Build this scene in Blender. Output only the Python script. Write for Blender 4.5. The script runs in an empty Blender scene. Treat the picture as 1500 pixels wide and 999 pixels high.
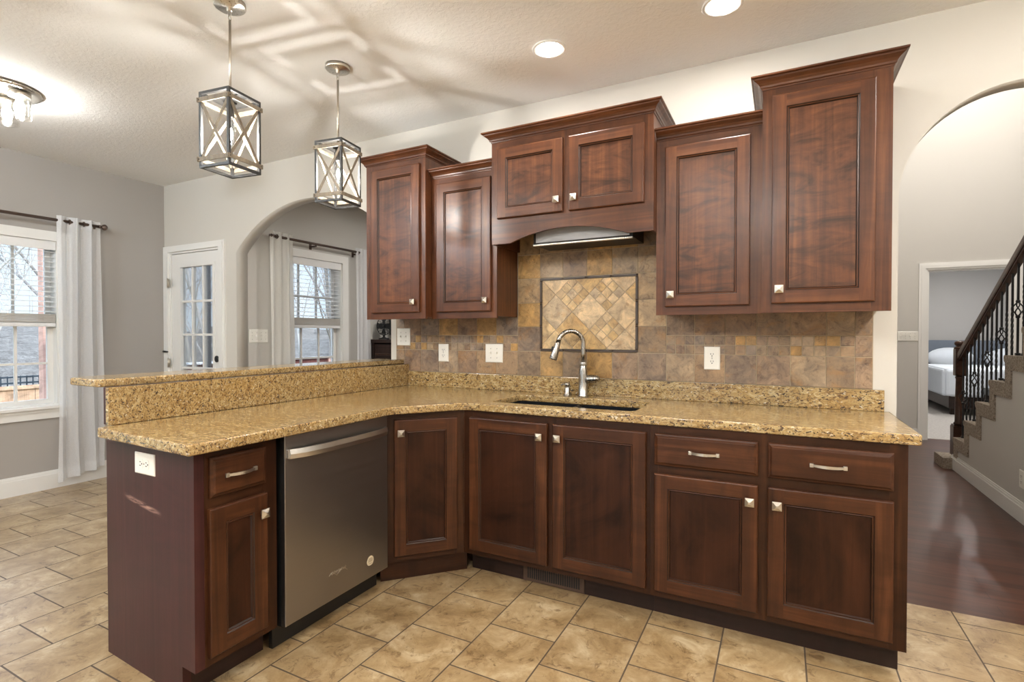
import bpy, bmesh, math, random
from math import radians as R, sin, cos, pi
from mathutils import Vector, Matrix

C = bpy.context.scene.collection
S = bpy.context.scene

# ------------------------------------------------------------------ camera, world, exposure
cam_d = bpy.data.cameras.new('camera'); cam = bpy.data.objects.new('camera', cam_d); C.objects.link(cam)
cam_d.sensor_width = 36.0; cam_d.lens = 36.0 * 760.8 / 1500.0; cam_d.clip_start = 0.05; cam_d.clip_end = 300
cam.location = (-0.4129, -2.9561, 1.2753)
cam.rotation_euler = (R(90 - 0.7424), 0, R(27.377))
S.camera = cam
S.view_settings.view_transform = 'Standard'
S.view_settings.look = 'None'
S.view_settings.exposure = 0.28
S.view_settings.gamma = 1.0
S.view_settings.use_curve_mapping = False
try:
    S.cycles.use_denoising = True
    S.cycles.max_bounces = 10
    S.cycles.transparent_max_bounces = 24
    S.cycles.sample_clamp_indirect = 6.0
    S.cycles.caustics_reflective = False
    S.cycles.caustics_refractive = False
except Exception:
    pass

SKY = 2.15          # brightness of the sky outside
CAN = 680.0         # radiance of a recessed lamp lens
PENDANT = 2700.0     # radiance of a pendant filament
JAR = 150.0         # radiance of a flush light bulb
WARM = (1.0, 0.83, 0.62)

world = bpy.data.worlds.new('sky'); S.world = world; world.use_nodes = True
wn = world.node_tree; wn.nodes.clear()
def wnode(t): return wn.nodes.new(t)
w_out = wnode('ShaderNodeOutputWorld'); w_bg = wnode('ShaderNodeBackground'); w_tc = wnode('ShaderNodeTexCoord')
w_sep = wnode('ShaderNodeSeparateXYZ'); w_rmp = wnode('ShaderNodeValToRGB'); w_noise = wnode('ShaderNodeTexNoise'); w_mix = wnode('ShaderNodeMixRGB')
w_rmp.color_ramp.elements[0].position = 0.0; w_rmp.color_ramp.elements[0].color = (0.42, 0.50, 0.58, 1)
w_rmp.color_ramp.elements[1].position = 0.62; w_rmp.color_ramp.elements[1].color = (1.7, 2.1, 2.6, 1)
_e = w_rmp.color_ramp.elements.new(0.28); _e.color = (0.33, 0.44, 0.58, 1)
w_mix.blend_type = 'LIGHTEN'
w_noise.inputs['Scale'].default_value = 2.2; w_noise.inputs['Detail'].default_value = 6
w_r2 = wnode('ShaderNodeValToRGB'); w_r2.color_ramp.elements[0].position = 0.45; w_r2.color_ramp.elements[1].position = 0.68
wn.links.new(w_tc.outputs['Generated'], w_sep.inputs[0]); wn.links.new(w_sep.outputs['Z'], w_rmp.inputs[0])
wn.links.new(w_tc.outputs['Generated'], w_noise.inputs['Vector']); wn.links.new(w_noise.outputs[0], w_r2.inputs[0])
wn.links.new(w_r2.outputs[0], w_mix.inputs[0]); wn.links.new(w_rmp.outputs[0], w_mix.inputs[1])
w_mix.inputs[2].default_value = (0.42, 0.46, 0.50, 1)
wn.links.new(w_mix.outputs[0], w_bg.inputs[0]); w_bg.inputs[1].default_value = SKY
wn.links.new(w_bg.outputs[0], w_out.inputs[0])

sun_d = bpy.data.lights.new('sun', 'SUN'); sun_d.energy = 3.2; sun_d.angle = R(2.0); sun_d.color = (1, .95, .88)
sun = bpy.data.objects.new('sun', sun_d); C.objects.link(sun); sun.rotation_euler = Vector((-.80, .12, -.58)).to_track_quat('-Z', 'Y').to_euler(); sun.location = (10, -4, 12)

# ------------------------------------------------------------------ materials
class NT:
    def __init__(s, name):
        s.m = bpy.data.materials.new(name); s.m.use_nodes = True; s.t = s.m.node_tree; s.t.nodes.clear()
        s.out = s.n('ShaderNodeOutputMaterial'); s.b = s.n('ShaderNodeBsdfPrincipled'); s.l(s.b.outputs[0], s.out.inputs[0])
    def n(s, t, **k):
        nd = s.t.nodes.new(t)
        for a, v in k.items(): setattr(nd, a, v)
        return nd
    def l(s, a, b): s.t.links.new(a, b)
    def vec(s, scale=(1, 1, 1), rand=True, rot=(0, 0, 0), loc=(0, 0, 0)):
        tc = s.n('ShaderNodeTexCoord'); mp = s.n('ShaderNodeMapping')
        src = tc.outputs['Object']
        if rand:
            oi = s.n('ShaderNodeObjectInfo'); ma = s.n('ShaderNodeMath', operation='MULTIPLY'); ma.inputs[1].default_value = 37.0
            s.l(oi.outputs['Random'], ma.inputs[0]); ad = s.n('ShaderNodeVectorMath', operation='ADD')
            s.l(src, ad.inputs[0]); s.l(ma.outputs[0], ad.inputs[1]); src = ad.outputs[0]
        s.l(src, mp.inputs[0]); mp.inputs['Scale'].default_value = scale; mp.inputs['Rotation'].default_value = rot; mp.inputs['Location'].default_value = loc
        return mp.outputs[0]
    def noise(s, v, scale=5, detail=4, rough=.55, dist=0):
        n = s.n('ShaderNodeTexNoise'); s.l(v, n.inputs['Vector'])
        for k, x in (('Scale', scale), ('Detail', detail), ('Roughness', rough), ('Distortion', dist)): n.inputs[k].default_value = x
        return n.outputs[0]
    def ramp(s, f, stops, interp='LINEAR'):
        r = s.n('ShaderNodeValToRGB'); r.color_ramp.interpolation = interp; e = r.color_ramp.elements
        while len(e) < len(stops): e.new(0.5)
        for i, (p, c) in enumerate(stops):
            e[i].position = p; e[i].color = (c, c, c, 1) if isinstance(c, (int, float)) else (*c, 1)
        s.l(f, r.inputs[0]); return r.outputs[0]
    def mix(s, a, b, f, mode='MIX'):
        m = s.n('ShaderNodeMixRGB', blend_type=mode)
        for i, x in ((0, f), (1, a), (2, b)):
            if isinstance(x, (int, float)): m.inputs[i].default_value = x if i == 0 else (x, x, x, 1)
            elif isinstance(x, tuple): m.inputs[i].default_value = (*x, 1)
            else: s.l(x, m.inputs[i])
        return m.outputs[0]
    def bump(s, h, strength=.2, dist=.01):
        b = s.n('ShaderNodeBump'); b.inputs['Strength'].default_value = strength; b.inputs['Distance'].default_value = dist
        s.l(h, b.inputs['Height']); s.l(b.outputs[0], s.b.inputs['Normal']); return b
    def set(s, **k):
        for a, v in k.items():
            a = {'color': 'Base Color', 'rough': 'Roughness', 'metal': 'Metallic', 'coat': 'Coat Weight', 'coat_rough': 'Coat Roughness',
                 'spec': 'Specular IOR Level', 'trans': 'Transmission Weight', 'emit': 'Emission Color', 'power': 'Emission Strength', 'aniso': 'Anisotropic'}[a]
            if isinstance(v, tuple): v = (*v, 1)
            if isinstance(v, bpy.types.NodeSocket): s.l(v, s.b.inputs[a])
            else: s.b.inputs[a].default_value = v
        return s

M = {}
def plain(name, color, rough=.5, metal=0, **k):
    t = NT(name); v = t.vec(rand=True); n = t.noise(v, 9, 3)
    t.set(color=t.mix(tuple(c * .93 for c in color), tuple(min(1, c * 1.05) for c in color), n), rough=rough, metal=metal, **k); M[name] = t.m; return t
def lamp(name, color, power):
    t = NT(name); t.set(color=(.9, .9, .9), emit=color, power=power); M[name] = t.m

def wood(name, axis, dark, mid, light, rough=.36, coat=.12, fig=.5, figrot=True, figs=1.0, spec=.32):
    t = NT(name)
    sc = {'z': (26, 26, 1.1), 'x': (1.1, 26, 26), 'y': (26, 1.1, 26)}[axis]
    v = t.vec(sc); g = t.noise(v, 1.0, 7, .62, .9)
    fs = {'z': (2.2, 2.2, 6.5), 'x': (6.5, 2.2, 2.2), 'y': (2.2, 6.5, 2.2)}[axis] if figrot else (2.6, 2.6, 2.6)
    v2 = t.vec(tuple(q * figs for q in fs)); f2 = t.noise(v2, 1.0, 5, .62, 1.6)
    col = t.ramp(g, [(.25, dark), (.52, mid), (.78, light)])
    f2c = t.ramp(f2, [(.30, 1 - fig * .75), (.50, 1.0), (.68, 1.0 + fig * .45)])
    col = t.mix(col, f2c, 1.0, 'MULTIPLY')
    t.set(color=col, rough=rough, coat=coat, coat_rough=.22, spec=spec)
    t.bump(g, .06, .004)
    M[name] = t.m; return t

WD, WM, WL = (.036, .0110, .0046), (.090, .0300, .0112), (.165, .0600, .0225)
wood('wood_v', 'z', WD, WM, WL, fig=.3)
wood('wood_h', 'x', WD, WM, WL, fig=.3)
wood('wood_panel', 'z', (.048, .0155, .0065), (.090, .0310, .0120), (.150, .0540, .0205), fig=.85, figs=2.0)
wood('wood_glaze', 'z', (.014, .006, .0035), (.024, .0095, .005), (.035, .014, .007))
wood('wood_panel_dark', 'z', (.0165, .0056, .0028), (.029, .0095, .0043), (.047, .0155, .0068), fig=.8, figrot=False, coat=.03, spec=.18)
wood('base_frame_v', 'z', tuple(q * .34 for q in WD), tuple(q * .38 for q in WM), tuple(q * .42 for q in WL), fig=.4, coat=.05, spec=.22)  # base face frame: shadow between the doors put into the colour
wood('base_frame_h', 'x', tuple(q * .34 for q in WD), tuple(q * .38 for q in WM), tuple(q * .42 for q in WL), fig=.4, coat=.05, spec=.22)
BD, BM_, BL = tuple(q * .58 for q in WD), tuple(q * .60 for q in WM), tuple(q * .68 for q in WL)  # upper wood darkened: base stain plus the dimmer light there painted in
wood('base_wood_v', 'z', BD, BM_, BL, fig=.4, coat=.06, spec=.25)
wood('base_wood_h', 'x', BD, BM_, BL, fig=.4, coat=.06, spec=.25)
wood('toe_wood', 'x', (.012, .0050, .0035), (.020, .008, .0055), (.03, .012, .008), rough=.5, coat=.05)
wood('rail_wood', 'y', (.020, .0085, .0055), (.045, .018, .010), (.085, .033, .017), rough=.3)
wood('dark_furniture', 'x', (.012, .006, .0045), (.028, .012, .008), (.05, .02, .012), rough=.4)
wood('strap_wood', 'z', (.11, .085, .06), (.20, .165, .12), (.30, .25, .19), rough=.6, coat=0, fig=.25)
wood('deck_red', 'y', (.10, .035, .03), (.16, .06, .05), (.21, .085, .07), rough=.7, coat=0)
wood('fence_tan', 'z', (.30, .18, .11), (.42, .27, .18), (.52, .36, .25), rough=.8, coat=0)
wood('post_pink', 'z', (.42, .24, .19), (.52, .31, .25), (.60, .38, .31), rough=.8, coat=0)

# end panel with its pale scuff (object space of the end panel: x along the end, z up)
t = wood('end_panel_wood', 'z', (.026, .0078, .0080), (.042, .0122, .0118), (.060, .0185, .0165), fig=.3, coat=.05, spec=.25)
tc = t.n('ShaderNodeTexCoord'); mp = t.n('ShaderNodeMapping'); mp.vector_type = 'POINT'
t.l(tc.outputs['Object'], mp.inputs[0]); mp.inputs['Location'].default_value = (-.26 * 6.5, 0, -.637 * 55 + .26 * 6); mp.inputs['Scale'].default_value = (6.5, 0, 55)
sp = t.n('ShaderNodeSeparateXYZ'); t.l(tc.outputs['Object'], sp.inputs[0])
# scuff: band around z = .655 - .13*(x-.15), x in .15 .. .40
def mth(t, op, a, b=None, clamp=False):
    m = t.n('ShaderNodeMath', operation=op); m.use_clamp = clamp
    for i, x in enumerate((a, b)):
        if x is None: continue
        if isinstance(x, (int, float)): m.inputs[i].default_value = x
        else: t.l(x, m.inputs[i])
    return m.outputs[0]
dz = mth(t, 'ADD', mth(t, 'SUBTRACT', sp.outputs['Z'], .655), mth(t, 'MULTIPLY', mth(t, 'SUBTRACT', sp.outputs['X'], .15), .12))
band = mth(t, 'SUBTRACT', 1.0, mth(t, 'MULTIPLY', mth(t, 'ABSOLUTE', dz), 75), True)
dx = mth(t, 'SUBTRACT', 1.0, mth(t, 'POWER', mth(t, 'MULTIPLY', mth(t, 'ABSOLUTE', mth(t, 'SUBTRACT', sp.outputs['X'], .28)), 7.2), 2.0), True)
sn = t.noise(t.vec((20, 20, 160), rand=False), 1, 4)
scuff = mth(t, 'MULTIPLY', mth(t, 'MULTIPLY', band, dx), mth(t, 'MULTIPLY', mth(t, 'SUBTRACT', sn, .34), 4.5, True), True)
old = t.b.inputs['Base Color'].links[0].from_socket
t.set(color=t.mix(old, (.42, .24, .19), scuff))

def granite():
    t = NT('granite')
    v = t.vec((1, 1, 1), rand=False)
    vs = t.vec((1.0, 2.3, 1.8), rand=False, rot=(.3, .2, .55))
    big = t.noise(v, 3.2, 4, .6, .6); mid = t.noise(vs, 22, 7, .74, 1.2); fine = t.noise(vs, 70, 3, .6, .5)
    base = t.mix(t.ramp(mid, [(.32, (.115, .062, .026)), (.44, (.30, .195, .080)), (.55, (.41, .300, .142)), (.70, (.55, .46, .285))]),
                 t.ramp(big, [(.35, (1.0, .92, .78)), (.65, (1.0, 1.0, 1.0))]), 1.0, 'MULTIPLY')
    d1 = t.ramp(fine, [(.385, 1.0), (.435, 0.0)])
    n3 = t.noise(vs, 40, 4, .62, 1.4); d2 = t.ramp(n3, [(.365, 1.0), (.405, 0.0)])
    base = t.mix(base, (.075, .042, .024), d1)
    base = t.mix(base, (.028, .020, .018), d2)
    w = t.ramp(t.noise(vs, 58, 3, .5, .8), [(.62, 0.0), (.70, .7)])
    base = t.mix(base, (.74, .66, .50), w)
    t.set(color=base, rough=.16, spec=.5, coat=.2, coat_rough=.08); M['granite'] = t.m
granite()

def slate(name, cols):
    t = NT(name)
    gi = t.n('ShaderNodeNewGeometry'); rnd = gi.outputs['Random Per Island']
    tc = t.n('ShaderNodeTexCoord'); ad = t.n('ShaderNodeVectorMath', operation='ADD'); mu = t.n('ShaderNodeMath', operation='MULTIPLY'); mu.inputs[1].default_value = 91.0
    t.l(rnd, mu.inputs[0]); t.l(tc.outputs['Object'], ad.inputs[0]); t.l(mu.outputs[0], ad.inputs[1])
    a = t.noise(ad.outputs[0], 13, 8, .70, .7); b = t.noise(ad.outputs[0], 34, 7, .74, .6)
    base = t.ramp(rnd, [(i / len(cols), c) for i, c in enumerate(cols)], 'CONSTANT')
    k = t.ramp(a, [(.30, (.38, .36, .37)), (.43, (.78, .76, .76)), (.55, (1.08, 1.05, 1.0)), (.70, (1.55, 1.45, 1.30))])
    col = t.mix(base, k, 1.0, 'MULTIPLY')
    v = t.ramp(b, [(.36, (.55, .5, .48)), (.46, (1, 1, 1))])
    col = t.mix(col, v, .8, 'MULTIPLY')
    rus = t.ramp(t.noise(ad.outputs[0], 7.5, 6, .66, .6), [(.54, 0.0), (.66, .40)])
    col = t.mix(col, (.36, .175, .045), rus)
    t.set(color=col, rough=.42, spec=.4); t.bump(a, .12, .006); M[name] = t.m
slate('slate', [(.30, .205, .125), (.25, .17, .115), (.37, .235, .10), (.225, .165, .12), (.31, .235, .165), (.24, .17, .11), (.34, .255, .17), (.25, .18, .125), (.27, .19, .13), (.37, .225, .085), (.26, .205, .165)])
slate('slate_gold', [(.42, .275, .12), (.34, .24, .14), (.46, .29, .11), (.33, .245, .16), (.41, .30, .18), (.44, .285, .12)])
slate('slate_pale', [(.55, .41, .23), (.49, .36, .21), (.58, .44, .27), (.50, .345, .165), (.46, .36, .24), (.60, .46, .29)])
plain('pencil_trim', (.060, .040, .030), .35)
plain('tile_grout', (.42, .34, .24), .8)

def floor_tile():
    t = NT('floor_tile')
    tc = t.n('ShaderNodeTexCoord'); sp = t.n('ShaderNodeSeparateXYZ'); cb = t.n('ShaderNodeCombineXYZ')
    t.l(tc.outputs['Object'], sp.inputs[0])
    t.l(mth(t, 'ADD', sp.outputs['Y'], .98 + 60 * .32), cb.inputs[0]); t.l(mth(t, 'ADD', sp.outputs['X'], 1.237 + 40 * .3055), cb.inputs[1])
    def brick(c1, c2, mortar, msize, smooth):
        br = t.n('ShaderNodeTexBrick'); br.offset = .5; br.offset_frequency = 2; br.squash = 1.0
        t.l(cb.outputs[0], br.inputs['Vector'])
        br.inputs['Color1'].default_value = (*c1, 1); br.inputs['Color2'].default_value = (*c2, 1); br.inputs['Mortar'].default_value = (*mortar, 1)
        for k, x in (('Scale', 1.0), ('Mortar Size', msize), ('Mortar Smooth', smooth), ('Bias', 0), ('Brick Width', .32), ('Row Height', .3055)): br.inputs[k].default_value = x
        return br
    br = brick((0, 0, 0), (1, 1, 1), (.5, .5, .5), .0032, .1)
    rnd = br.outputs['Color']
    ad = t.n('ShaderNodeVectorMath', operation='ADD'); sc = t.n('ShaderNodeVectorMath', operation='SCALE'); sc.inputs['Scale'].default_value = 23.0
    t.l(rnd, sc.inputs[0]); t.l(tc.outputs['Object'], ad.inputs[0]); t.l(sc.outputs[0], ad.inputs[1])
    a = t.noise(ad.outputs[0], 6.0, 9, .72, .45); b = t.noise(ad.outputs[0], 17, 8, .74, .8)
    col = t.ramp(a, [(.32, (0.1892, 0.1173, 0.0508)), (.45, (0.2881, 0.1913, 0.0918)), (.55, (0.3655, 0.2592, 0.1378)), (.68, (0.4902, 0.3867, 0.2460))])
    vein = t.ramp(b, [(.36, (.46, .39, .32)), (.46, (1, 1, 1)), (.58, (1, 1, 1)), (.72, (1.18, 1.18, 1.20))])
    col = t.mix(col, vein, .85, 'MULTIPLY')
    col = t.mix(col, t.ramp(rnd, [(0.0, (.90, .88, .86)), (1.0, (1.08, 1.07, 1.05))]), .8, 'MULTIPLY')
    col = t.mix(col, (.085, .060, .040), br.outputs['Fac'])
    rr = t.ramp(br.outputs['Fac'], [(0, .30), (1, .9)])
    t.set(color=col, rough=rr, spec=.5, coat=.4, coat_rough=.26)
    h = mth(t, 'SUBTRACT', mth(t, 'MULTIPLY', b, .15), br.outputs['Fac'])
    t.bump(h, .25, .003); M['floor_tile'] = t.m
floor_tile()

def hardwood():
    t = NT('hardwood')
    tc = t.n('ShaderNodeTexCoord')
    br = t.n('ShaderNodeTexBrick'); br.offset = .37; br.offset_frequency = 2
    mp = t.n('ShaderNodeMapping'); mp.inputs['Location'].default_value = (20, 20.02, 0); t.l(tc.outputs['Object'], mp.inputs[0]); t.l(mp.outputs[0], br.inputs['Vector'])
    br.inputs['Color1'].default_value = (0, 0, 0, 1); br.inputs['Color2'].default_value = (1, 1, 1, 1); br.inputs['Mortar'].default_value = (0, 0, 0, 1)
    for k, x in (('Scale', 1), ('Mortar Size', .0012), ('Mortar Smooth', .1), ('Bias', 0), ('Brick Width', 1.1), ('Row Height', .082)): br.inputs[k].default_value = x
    v = t.vec((1.3, 24, 1), rand=False); g = t.noise(v, 1, 7, .65, .8)
    col = t.ramp(g, [(.28, (.026, .0100, .0068)), (.52, (.064, .0235, .0140)), (.78, (.125, .048, .028))])
    col = t.mix(col, t.ramp(br.outputs['Color'], [(0, (.72, .70, .68)), (1, (1.2, 1.15, 1.1))]), .9, 'MULTIPLY')
    col = t.mix(col, (.01, .005, .004), br.outputs['Fac'])
    t.set(color=col, rough=.30, spec=.34, coat=.0, coat_rough=.2); t.bump(g, .05, .003); M['hardwood'] = t.m
hardwood()

def paint(name, color, rough=.6, bump=.05, scale=160):
    t = NT(name); v = t.vec(rand=False); n = t.noise(v, scale, 3, .6); b = t.noise(v, .8, 3)
    t.set(color=t.mix(tuple(c * .96 for c in color), color, b), rough=rough, spec=.3); t.bump(n, bump, .004); M[name] = t.m
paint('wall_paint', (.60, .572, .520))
paint('wall_paint_shaded', (0.3680, 0.3450, 0.3220))  # same wall paint, with the window wall's shade put into the colour
paint('foyer_paint', (.56, .54, .505))
paint('bedroom_paint', (.40, .395, .39))
def ceil():
    t = NT('ceiling_paint'); v = t.vec(rand=False)
    n = t.noise(v, 42, 4, .6, .6); n2 = t.ramp(n, [(.42, 0), (.6, 1)])
    t.set(color=(.84, .838, .83), rough=.8, spec=.2); t.bump(n2, .20, .006); M['ceiling_paint'] = t.m
ceil()
paint('white_trim', (.78, .77, .745), .35, .0)
plain('switch_white', (.82, .80, .74), .3)
plain('slot_dark', (.03, .03, .03), .5)
plain('slot_grey', (.35, .34, .31), .5)
plain('black_metal', (.018, .018, .020), .38, .3)
plain('cage_metal', (.030, .029, .028), .5, .25)
plain('black_plastic', (.010, .010, .010), .35)
plain('black_sink', (.006, .007, .009), .3, 0, spec=.25)
plain('rod_bronze', (.085, .055, .042), .4, .4)
plain('blind_white', (.78, .78, .78), .5)
plain('blind_stack', (.50, .47, .43), .6)
plain('headboard_blue', (.15, .18, .23), .8)
plain('bedding_white', (.62, .68, .76), .9)
plain('bedding_grey', (.50, .50, .50), .9)
plain('sticker_cream', (.62, .52, .36), .5)
plain('sticker_ink', (.16, .12, .08), .6)
plain('vent_brown', (.085, .050, .034), .4, .3)
plain('vent_dark', (.006, .006, .006), .7)
plain('tree_bark', (.22, .20, .19), .9)
plain('tree_pale_bark', (.42, .40, .39), .9)
plain('fence_iron', (.02, .03, .045), .6)
plain('snow_white', (.75, .77, .80), .8)
plain('hood_grey', (.34, .34, .35), .5, .1)
plain('hood_dark', (.025, .022, .020), .4, .5)
plain('siding', (.80, .82, .84), .7)
def nickel(name, color, rough):
    t = NT(name); n = t.noise(t.vec((60, 60, 4)), 3, 4); t.set(color=color, metal=1.0, rough=t.ramp(n, [(.3, rough * .85), (.7, rough * 1.2)])); M[name] = t.m
nickel('brushed_nickel', (.66, .62, .56), .30)
plain('knob_nickel', (.66, .63, .57), .30, 1.0)
nickel('faucet_steel', (.42, .40, .375), .26)
def stainless():
    t = NT('stainless'); v = t.vec((.6, 2.0, 240), rand=False); n = t.noise(v, 1, 3)
    t.set(color=t.mix((.34, .325, .315), (.38, .365, .355), n), metal=1.0, rough=t.ramp(n, [(.3, .30), (.7, .40)])); M['stainless'] = t.m
stainless()
plain('handle_steel', (.62, .61, .60), .30, 1.0)
def carpet(name, a, b, scale):
    t = NT(name); v = t.vec(rand=False); n = t.noise(v, scale, 5, .8, .6)
    t.set(color=t.ramp(n, [(.32, a), (.60, b)]), rough=1.0, spec=.1); t.bump(n, .9, .02); M[name] = t.m
carpet('stair_carpet', (.15, .120, .095), (.58, .50, .41), 70)
carpet('bedroom_carpet', (.36, .34, .325), (.50, .48, .46), 45)
def sheer():
    t = NT('sheer_fabric'); t.t.nodes.remove(t.b)
    tr = t.n('ShaderNodeBsdfTransparent'); df = t.n('ShaderNodeBsdfDiffuse'); tl = t.n('ShaderNodeBsdfTranslucent'); m1 = t.n('ShaderNodeMixShader'); m2 = t.n('ShaderNodeMixShader')
    df.inputs[0].default_value = (.90, .90, .91, 1); tl.inputs[0].default_value = (.93, .94, .96, 1)
    m1.inputs[0].default_value = .42; t.l(df.outputs[0], m1.inputs[1]); t.l(tl.outputs[0], m1.inputs[2])
    w = t.noise(t.vec((300, 300, 300), rand=False), 1, 2); f = t.ramp(w, [(.3, .58), (.7, .74)])
    t.l(f, m2.inputs[0]); t.l(tr.outputs[0], m2.inputs[1]); t.l(m1.outputs[0], m2.inputs[2]); t.l(m2.outputs[0], t.out.inputs[0]); M['sheer_fabric'] = t.m
sheer()
def linen():
    t = NT('cream_fabric'); t.t.nodes.remove(t.b)
    tr = t.n('ShaderNodeBsdfTransparent'); df = t.n('ShaderNodeBsdfDiffuse'); tl = t.n('ShaderNodeBsdfTranslucent'); m1 = t.n('ShaderNodeMixShader'); m2 = t.n('ShaderNodeMixShader')
    df.inputs[0].default_value = (.87, .86, .82, 1); tl.inputs[0].default_value = (.88, .87, .85, 1)
    m1.inputs[0].default_value = .4; t.l(df.outputs[0], m1.inputs[1]); t.l(tl.outputs[0], m1.inputs[2])
    w = t.noise(t.vec((300, 300, 300), rand=False), 1, 2); f = t.ramp(w, [(.3, .84), (.7, .95)])
    t.l(f, m2.inputs[0]); t.l(tr.outputs[0], m2.inputs[1]); t.l(m1.outputs[0], m2.inputs[2]); t.l(m2.outputs[0], t.out.inputs[0]); M['cream_fabric'] = t.m
linen()
def glass(name, tint, refl):
    t = NT(name); t.t.nodes.remove(t.b)
    tr = t.n('ShaderNodeBsdfTransparent'); gl = t.n('ShaderNodeBsdfGlossy'); mx = t.n('ShaderNodeMixShader'); fr = t.n('ShaderNodeFresnel'); fr.inputs[0].default_value = 1.45
    tr.inputs[0].default_value = (*tint, 1); gl.inputs['Roughness'].default_value = .02
    t.l(mth(t, 'MULTIPLY', fr.outputs[0], refl), mx.inputs[0]); t.l(tr.outputs[0], mx.inputs[1]); t.l(gl.outputs[0], mx.inputs[2]); t.l(mx.outputs[0], t.out.inputs[0]); M[name] = t.m
glass('window_glass', (.97, .98, .98), .7)
glass('lamp_glass', (.97, .97, .96), .4)
def brush():
    t = NT('winter_brush'); v = t.vec(rand=False); a = t.noise(v, 1.6, 9, .8, .8); b = t.noise(t.vec((1, 1, .35), rand=False), 9, 8, .85, .4)
    t.set(color=t.mix(t.ramp(a, [(.3, (.070, .062, .055)), (.7, (.19, .175, .162))]), t.ramp(b, [(.35, (.45, .43, .42)), (.62, (1.3, 1.3, 1.32))]), 1.0, 'MULTIPLY'), rough=1.0, spec=.05); M['winter_brush'] = t.m
    t = NT('winter_grass'); a = t.noise(t.vec(rand=False), 1.1, 8, .75); t.set(color=t.ramp(a, [(.3, (.16, .15, .09)), (.7, (.33, .31, .20))]), rough=1.0, spec=.05); M['winter_grass'] = t.m
brush()
lamp('can_glow', (1.0, .97, .92), CAN)
lamp('can_glow_soft', (1.0, .96, .90), CAN * .30)
lamp('filament_glow', (1.0, .965, .91), PENDANT)
lamp('jar_bulb_glow', (1.0, .99, .97), JAR)
lamp('added_bulb_cool', (.80, .90, 1.0), JAR * 6.5)  # bulbs of an added lamp, cool to stand in for daylight
lamp('added_bulb_bright', (1.0, .97, .93), JAR * 3.8)  # bulbs of the added lamps behind the camera
lamp('added_glow', (1.0, .95, .89), 720.0)  # emission of the lamps added out of view beyond the kitchen

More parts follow.
